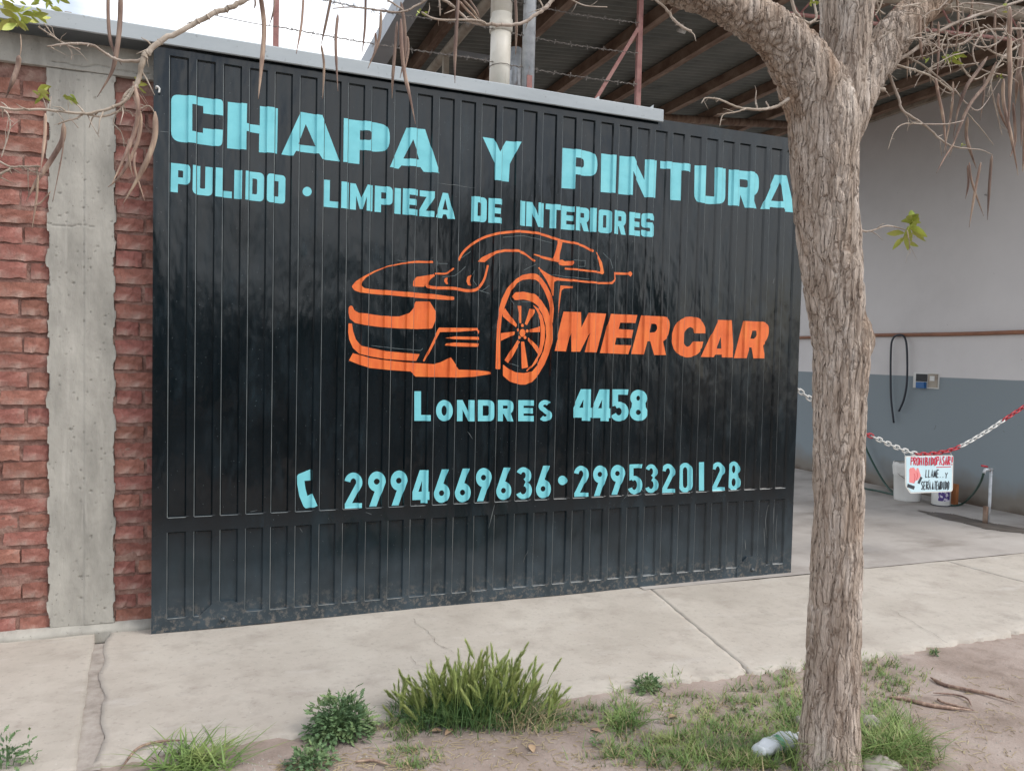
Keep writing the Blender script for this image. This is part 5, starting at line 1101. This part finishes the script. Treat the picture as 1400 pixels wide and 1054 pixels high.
patches = [(900, 935, 34, 16, 90, .045), (845, 945, 10, 9, 40, .04), (850, 985, 26, 26, 150, .06), (935, 975, 70, 22, 260, .035), (985, 972, 40, 18, 120, .03), (1040, 950, 40, 22, 190, .04), (1055, 925, 24, 8, 50, .03), (970, 1000, 22, 8, 60, .03), (1010, 975, 20, 14, 60, .03),
 (900, 1030, 80, 18, 380, .05), (990, 1025, 90, 26, 520, .06), (1040, 1000, 60, 20, 220, .05), (1080, 985, 22, 26, 170, .06), (1085, 915, 22, 10, 60, .035), (1085, 945, 20, 20, 90, .04), (1195, 915, 30, 14, 150, .04), (1225, 930, 40, 18, 150, .03), (1205, 950, 40, 28, 220, .03), (1195, 985, 30, 20, 120, .03), (1215, 1020, 42, 34, 620, .09), (1250, 1040, 30, 22, 260, .07), (1180, 1045, 40, 12, 200, .08), (790, 980, 40, 14, 150, .04), (755, 1000, 20, 8, 30, .03), (565, 1040, 38, 14, 150, .03), (545, 1005, 30, 12, 90, .05), (1050, 1045, 80, 12, 380, .06), (830, 1045, 40, 8, 60, .04), (1250, 970, 8, 6, 14, .03), (725, 995, 60, 16, 90, .03), (1278, 898, 6, 3, 12, .03), (1000, 1050, 120, 10, 300, .06)]
for (cx_, cy_, rx, ry, n_, hh) in patches:
    for i in range(int(n_*2.5)):
        a = rg_.uniform(0, 6.283); r = math.sqrt(rg_.random())*(1 if rg_.random() < .8 else 1.35); x = cx_+rx*r*math.cos(a); y = cy_+ry*r*math.sin(a)
        if noise.noise(Vector((x*.07, y*.12, 3))) < -.08: continue
        b_ = gpt(x, y)
        if b_.y > edge_y(b_.x)+.03: continue
        dry = rg_.random() < .16
        T = (Vd, Fd) if dry else (Vg, Fg)
        d = Vector((rg_.gauss(0, .45), rg_.gauss(0, .45), 0)); blade(T[0], T[1], b_, d, hh*rg_.uniform(.5, 1.25), rg_.uniform(.0022, .0042), rg_.uniform(.1, .6), 3)
tag(mk('grass', Vg, Fg, M['grass']), 'short patchy green grass on the verge', 'grass', kind='stuff')
tag(mk('dry_grass', Vd, Fd, M['drygrass']), 'dry straw blades among the verge grass', 'grass', kind='stuff')
def tuft(name, label, cx_, cy_, rx, n_, hh, w, cat='plant', spread=.55, m_='grass'):
    b0 = gpt(cx_, cy_); o = empty(name, b0, label=label, cat=cat); V, Fc = [], []
    for i in range(n_):
        b_ = gpt(cx_+rg_.gauss(0, rx), cy_+rg_.gauss(0, rx*.35)); d = Vector((rg_.gauss(0, spread), rg_.gauss(0, spread), 0)); blade(V, Fc, b_, d, hh*rg_.uniform(.5, 1.2), w*rg_.uniform(.7, 1.3), rg_.uniform(.1, .7), 5)
    tag(mk('blades', V, Fc, M[m_], o), kind='stuff'); return o
tuft('grass_tuft', 'wide bladed green grass tuft at the bottom left on the pavement edge', 268, 1050, 24, 230, .10, .006, spread=1.0)
tuft('grass_tuft', 'long thin grass blades growing in front of the tree base', 1122, 1056, 20, 90, .20, .006, spread=.5)
tuft('grass_tuft', 'bushy bright grass tuft right of the tree base', 1218, 1030, 20, 220, .12, .0045, spread=.6)
tuft('grass_tuft', 'small grey green grass tuft on the dirt near the pavement edge', 850, 995, 14, 110, .075, .005, spread=.9)
# foxtail barley clump
fx_ = empty('foxtail_clump', gpt(645, 985), label='tall clump of green foxtail grass with bristly seed heads beside the pavement', cat='plant')
V, Fc = [], []; heads = []
def clump_h(x): return max(.15, 1-((x-655)/105)**2)
for i in range(1700):
    x = rg_.gauss(648, 52); x = min(max(x, 535), 752); y = 985+rg_.gauss(0, 11)-.05*(x-640)*.3
    b_ = gpt(x, y); hh = .125*clump_h(x)*rg_.uniform(.35, 1.1)+.03
    d = Vector((rg_.gauss((x-650)/300, .4), rg_.gauss(0, .35), 0)); blade(V, Fc, b_, d, hh, rg_.uniform(.0025, .005), rg_.uniform(.05, .5), 4)
tag(mk('blades', V, Fc, M['foxgrass'], fx_), kind='stuff')
V, Fc = [], []
for i in range(240):
    x = rg_.gauss(715, 20); y = 992+rg_.gauss(0, 9); b_ = gpt(x, y); blade(V, Fc, b_, Vector((rg_.gauss(.1, .4), rg_.gauss(0, .3), 0)), rg_.uniform(.04, .12), .003, rg_.uniform(.1, .7), 4)
tag(mk('dry_blades', V, Fc, M['drygrass'], fx_), kind='stuff')
def head_mesh(k_):
    V, Fc = [], []; r_ = random.Random(k_); L_ = .055
    for i in range(64):
        t = i/64; a = r_.uniform(0, 6.28); c_ = Vector((0, 0, L_*t)); d = Vector((math.cos(a), math.sin(a), 2.3+1.6*t)).normalized(); ln = .028*(1-.35*t); s_ = Vector((-math.sin(a), math.cos(a), 0))*.001
        n0 = len(V); V.extend([c_+s_, c_-s_, c_+d*ln*.45-s_*.9+Vector((0, 0, .001)), c_+d*ln*.45+s_*.9, c_+d*ln]); Fc.extend([(n0, n0+1, n0+2, n0+3), (n0+3, n0+2, n0+4)])
    me = bpy.data.meshes.new('seed_head'); me.from_pydata([tuple(v) for v in V], [], Fc); me.update(); me.materials.append(M['foxtail']); return me
HM = [head_mesh(k_) for k_ in range(4)]
V, Fc = [], []
for i in range(280):
    x = rg_.gauss(650, 56); x = min(max(x, 545), 750); y = 985+rg_.gauss(0, 10); b_ = gpt(x, y); hh = .145*clump_h(x)*rg_.uniform(.25, 1.08)+.02
    if noise.noise(Vector((x*.06, 1, 2))) < -.25: continue
    lean = Vector((rg_.gauss((x-645)/300, .3), rg_.gauss(0, .2), 1)); tip = b_+lean.normalized()*hh; tube(V, Fc, [b_, b_.lerp(tip, .5)+Vector((0, 0, .004)), tip], .0011, 3, cap=False)
    o = link('seed_head', HM[i % 4], None, fx_); o.location = tip; d = (lean+Vector((rg_.gauss(0, .25), rg_.gauss(0, .25), 0))).normalized(); o.rotation_mode = 'QUATERNION'; o.rotation_quaternion = d.to_track_quat('Z', 'X'); sc_ = rg_.uniform(.85, 1.4); o.scale = (sc_, sc_, sc_)
tag(mk('stems', V, Fc, M['grass'], fx_), kind='stuff')
# leafy weeds
def lobed(V, Fc, c_, d, n_, L_):
    d = d.normalized(); s_ = d.cross(n_).normalized(); n0 = len(V)
    out_ = [(0, .03), (.15, .10), (.25, .34), (.33, .14), (.45, .44), (.55, .18), (.68, .40), (.8, .16), (1, 0)]
    V.append(c_); mid = []
    for t, w in out_: V.extend([c_+d*L_*t+s_*L_*w*.5+n_*L_*(.1*math.sin(t*5)), c_+d*L_*t+n_*L_*(.05-.1*t*t), c_+d*L_*t-s_*L_*w*.5+n_*L_*(.1*math.sin(t*4+1))])
    for i in range(len(out_)-1): a = n0+1+i*3; Fc.extend([(a, a+1, a+4, a+3), (a+1, a+2, a+5, a+4)])
def weed(label, cx_, cy_, rpx, hh, n_, L_):
    b0 = gpt(cx_, cy_); dist = (b0-CAM).dot(fwd); R_ = rpx*dist/F; o = empty('leafy_weed', b0, label=label, cat='plant'); V, Fc = [], []; V2, F2 = [], []
    for i in range(n_):
        a = rg_.uniform(0, 6.283); el = math.asin(rg_.random()); r = rg_.random()**.4*(.85+.25*noise.noise(Vector((math.cos(a)*2, math.sin(a)*2, el*2)))); u = Vector((math.cos(a)*math.cos(el), math.sin(a)*math.cos(el), math.sin(el)))
        c_ = b0+Vector((u.x*R_*r, u.y*R_*.8*r, u.z*hh*r)); d = (u+Vector((rg_.gauss(0, .5), rg_.gauss(0, .5), rg_.gauss(0, .4)))).normalized(); nn_ = (Vector((0, 0, 1))+Vector((rg_.gauss(0, .4), rg_.gauss(0, .4), 0))).normalized()
        if abs(nn_.dot(d)) > .95: nn_ = d.orthogonal()
        lobed(V, Fc, c_, d, nn_, L_*rg_.uniform(.6, 1.2))
        if i % 14 == 0: tube(V2, F2, [b0+Vector((u.x*.02, u.y*.02, 0)), b0.lerp(c_, .6)+Vector((0, 0, .01)), c_], .0018, 4, cap=False)
    tag(mk('leaves', V, Fc, M['weed'], o), kind='stuff'); tag(mk('stems', V2, F2, M['weed'], o), kind='stuff')
weed('dark green leafy weed bush left of the foxtail clump', 466, 1008, 52, .16, 1150, .032)
weed('low greyish weed in front of the dark green weed bush', 425, 1050, 38, .07, 330, .026)
weed('small leafy weed on the pavement edge midway to the tree', 885, 948, 24, .075, 220, .026)
weed('low leafy weed spreading left of the foxtail clump base', 575, 990, 36, .06, 200, .03)
weed('yellowish green weed sprouts at the bottom left corner', 8, 1062, 26, .13, 90, .03)
weed('thin weed sprig near the bottom left corner', 40, 1058, 10, .17, 22, .024)
weed('tiny seedling on the dirt between foxtails and tree', 815, 1022, 8, .05, 24, .022)
weed('small grey weed at the pavement edge right of the tree', 1278, 900, 8, .03, 30, .018)
# scattered straw and pebbles
V, Fc = [], []
for i in range(1100):
    x = rg_.uniform(380, 1400); y = rg_.uniform(max(925, 1040-.16*(x-350)+12), 1060); b_ = gpt(x, y); a = rg_.uniform(0, 6.28); ln = rg_.uniform(.008, .05); d = Vector((math.cos(a), math.sin(a), 0))
    tube(V, Fc, [b_+Vector((0, 0, .002)), b_+d*ln*.5+Vector((rg_.uniform(-.004, .004), 0, .005)), b_+d*ln+Vector((0, 0, .002))], .0011, 3, cap=False)
tag(mk('straw_litter', V, Fc, M['drygrass']), 'bits of dry straw scattered over the dirt', 'straw', kind='stuff')
V, Fc = [], []
for i in range(900):
    x = rg_.uniform(330, 1420); y = rg_.uniform(max(905, 1040-.16*(x-350)), 1060); b_ = gpt(x, y); r = rg_.uniform(.0015, .005); n0 = len(V)
    for k_ in range(6):
        u = [Vector((1, 0, 0)), Vector((-1, 0, 0)), Vector((0, 1, 0)), Vector((0, -1, 0)), Vector((0, 0, 1)), Vector((0, 0, -1))][k_]; V.append(b_+u*r*rg_.uniform(.6, 1.2))
    Fc += [(n0, n0+2, n0+4), (n0+2, n0+1, n0+4), (n0+1, n0+3, n0+4), (n0+3, n0, n0+4), (n0+2, n0, n0+5), (n0+1, n0+2, n0+5), (n0+3, n0+1, n0+5), (n0, n0+3, n0+5)]
tag(mk('pebbles', V, Fc, M['stone']), 'small pebbles and crumbs of concrete on the dirt', 'pebbles', kind='stuff')
def rock(label, x, y, sx_, sy_, sz_, m_='stone', dz=0):
    b_ = gpt(x, y); bm = bmesh.new(); bmesh.ops.create_icosphere(bm, subdivisions=4, radius=1)
    for v in bm.verts:
        n_ = v.co.copy(); f = 1+.28*noise.noise(n_*1.3+b_*7)+.10*noise.noise(n_*4+b_); f = f; v.co = Vector((n_.x*sx_*f, n_.y*sy_*f, n_.z*sz_*f))
    me = bpy.data.meshes.new('stone'); bm.to_mesh(me); bm.free(); o = link('stone', me, M[m_], None, True); o.location = b_+Vector((0, 0, sz_*.4+dz)); tag(o, label, 'stone'); return o
rock('grey rounded stone right of the tree base', 1188, 1002, .045, .04, .035)
rock('pale flat concrete chunk at the foot of the tree', 1205, 1058, .07, .05, .03)
rock('small stone against the left side of the tree base', 1094, 998, .018, .02, .03)
for (x, y, lb) in [(822, 1008, 'pale dry leaf on the dirt in front of the foxtails, left one'), (744, 990, 'brown curled leaf at the right end of the foxtail clump'), (725, 1026, 'whitish torn leaf lying alone on bare dirt below the foxtail clump'), (620, 1004, 'brown leaf under the front of the foxtail clump'), (605, 1006, 'smaller brown leaf under the left front of the foxtail clump'), (913, 988, 'orange brown leaf on the dirt among the grass patches'), (893, 1042, 'greyish flat dead leaf in the grass at the bottom edge')]:
    V, Fc = [], []; c_ = gpt(x, y)+Vector((0, 0, .006)); a = rg_.uniform(0, 6.28); leaf(V, Fc, c_, Vector((math.cos(a), math.sin(a), .15)), Vector((0, 0, 1)), .05, .026); tag(mk('dead_leaf', V, Fc, M['deadleaf'], None, True), lb if x != 822 else 'pale dry leaf on the dirt right of the foxtails', 'leaf')
def gpod(px, w, lb):
    P = [gpt(x, y)+Vector((0, 0, .006+.006*rg_.random())) for x, y in px]; dist = (P[0]-CAM).dot(fwd); Pd = catmull(P, 8); n_ = len(Pd); R = [max(.001, w/2*dist/F*min(1, t*5+.3)*min(1, (1-t)*3+.1)) for t in [i/(n_-1) for i in range(n_)]]
    V, Fc = [], []; tube(V, Fc, Pd, R, 6); tag(mk('fallen_pod', V, Fc, M['pod'], None, True), lb, 'seed pod', 'fallen seed pods')
gpod([(1272, 931), (1290, 942), (1320, 950), (1350, 956), (1390, 968)], 5, 'long dark seed pod lying farthest back on the dirt')
gpod([(1213, 958), (1240, 962), (1270, 970), (1300, 974), (1333, 977)], 5.5, 'brown seed pod reaching from the grass onto the dirt')
gpod([(1275, 955), (1305, 956), (1322, 962), (1328, 971)], 2.6, 'thin curved seed pod hooked beside the brown one')
gpod([(1281, 962), (1290, 967), (1330, 976)], 3.4, 'short seed pod lying against the brown one')
gpod([(166, 1058), (185, 1042), (205, 1032), (235, 1028), (262, 1028)], 4, 'curved brown pod behind the grass tuft at bottom left')
gpod([(485, 1048), (510, 1046), (535, 1052)], 4, 'reddish pod on the dirt at the bottom edge by the weeds')
gpod([(1190, 978), (1215, 1000), (1235, 985)], 1.5, 'thin dry stalk in the grass right of the trunk')
# crushed bottle at the tree base
b0 = gpt(1035, 1046); b1 = gpt(1090, 1024); ax = (b1-b0).normalized(); bo_ = empty('plastic_bottle', b0, label='crushed pale plastic bottle lying in the grass left of the tree', cat='bottle')
Lb = (b1-b0).length; P = []; R = []
for t, r in [(0, .012), (.02, .030), (.1, .033), (.3, .029), (.5, .033), (.7, .031), (.85, .024), (.93, .012), (1, .011)]:
    P.append(b0+ax*Lb*t+Vector((0, 0, .034))); R.append(r)
def crush(q, a, h, r, p_): return .010*noise.noise(q*34)-.007*max(0, math.cos(a*2+h*20))
Pd = catmull([*P], 4); Rd = lerpl(R, len(Pd))
tubeo('body', Pd, Rd, M['bottle'], bo_, 24, crush)
tubeo('cap', [P[-1], P[-1]+ax*.015], .014, M['white'], bo_, 14)
V, Fc = [], []; lbp = [b0+ax*Lb*t+Vector((0, 0, .034)) for t in (.40, .43, .46, .50)]; tube(V, Fc, lbp, .0335, 24, cap=False, disp=crush); mk('label', V, Fc, M['bottlelabel'], bo_, True)

# ------------------------------------------------------------------ the other side of the street (mirrored in the gate's enamel)
def far_house(x0, x1, h, lb):
    o = empty('street_house', ((x0+x1)/2, -22, -.1), label=lb, cat='house')
    boxo('wall', x0, x1, -26, -21, -.12, h, M['house'], o); boxo('roof', x0-.3, x1+.3, -26.3, -20.6, h+.003, h+.25, M['rust'], o)
    n_ = max(1, int((x1-x0)/3))
    for i in range(n_): xx = x0+(i+.5)*(x1-x0)/n_; boxo('window', xx-.5, xx+.5, -20.99, -20.95, 1, 2.1, M['dark'], o)
far_house(-24, -13, 2.7, 'low brown house across the street, left one behind the camera'); far_house(-9, 3, 2.9, 'low brown house across the street, middle one behind the camera'); far_house(5, 13, 2.7, 'low brown house across the street, right one behind the camera')
def far_tree(x, y, h, r, lb):
    o = empty('far_tree', (x, y, -.1), label=lb, cat='tree'); tubeo('trunk', [(x, y, -.12), (x+.1, y, h*.4), (x, y, h*.7)], [.18, .14, .08], M['bark'], o, 8); V, Fc = [], []; r_ = random.Random(int(x*10))
    for i in range(1500):
        a = r_.uniform(0, 6.28); el = r_.uniform(-1, 1); q = r_.random()**.4*(1+.35*noise.noise(Vector((math.cos(a)*1.5+x, math.sin(a)*1.5, el*1.5)))); c_ = Vector((x+r*q*math.cos(a)*math.sqrt(1-el*el), y+r*q*math.sin(a)*math.sqrt(1-el*el), h*.68+r*.8*q*el)); s_ = r_.uniform(.12, .26); n0 = len(V)
        u = Vector((r_.gauss(0, 1), r_.gauss(0, 1), r_.gauss(0, 1))).normalized(); v_ = u.orthogonal().normalized(); V.extend([c_+u*s_, c_+v_*s_*.6, c_-u*s_, c_-v_*s_*.6]); Fc.append((n0, n0+1, n0+2, n0+3))
    mk('crown', V, Fc, M['crown'], o)
for x, y, h, r, lb in [(-15, -14, 3.4, 1.6, 'leafy street tree across the road, first from the left'), (-8.5, -13.6, 3.0, 1.5, 'leafy street tree across the road, second from the left'), (-2.5, -14, 3.9, 1.8, 'leafy street tree across the road, third from the left'), (3.5, -13.8, 3.1, 1.5, 'leafy street tree across the road, fourth from the left'), (9.5, -14.2, 3.6, 1.7, 'leafy street tree across the road, rightmost')]: far_tree(x, y, h, r, lb)
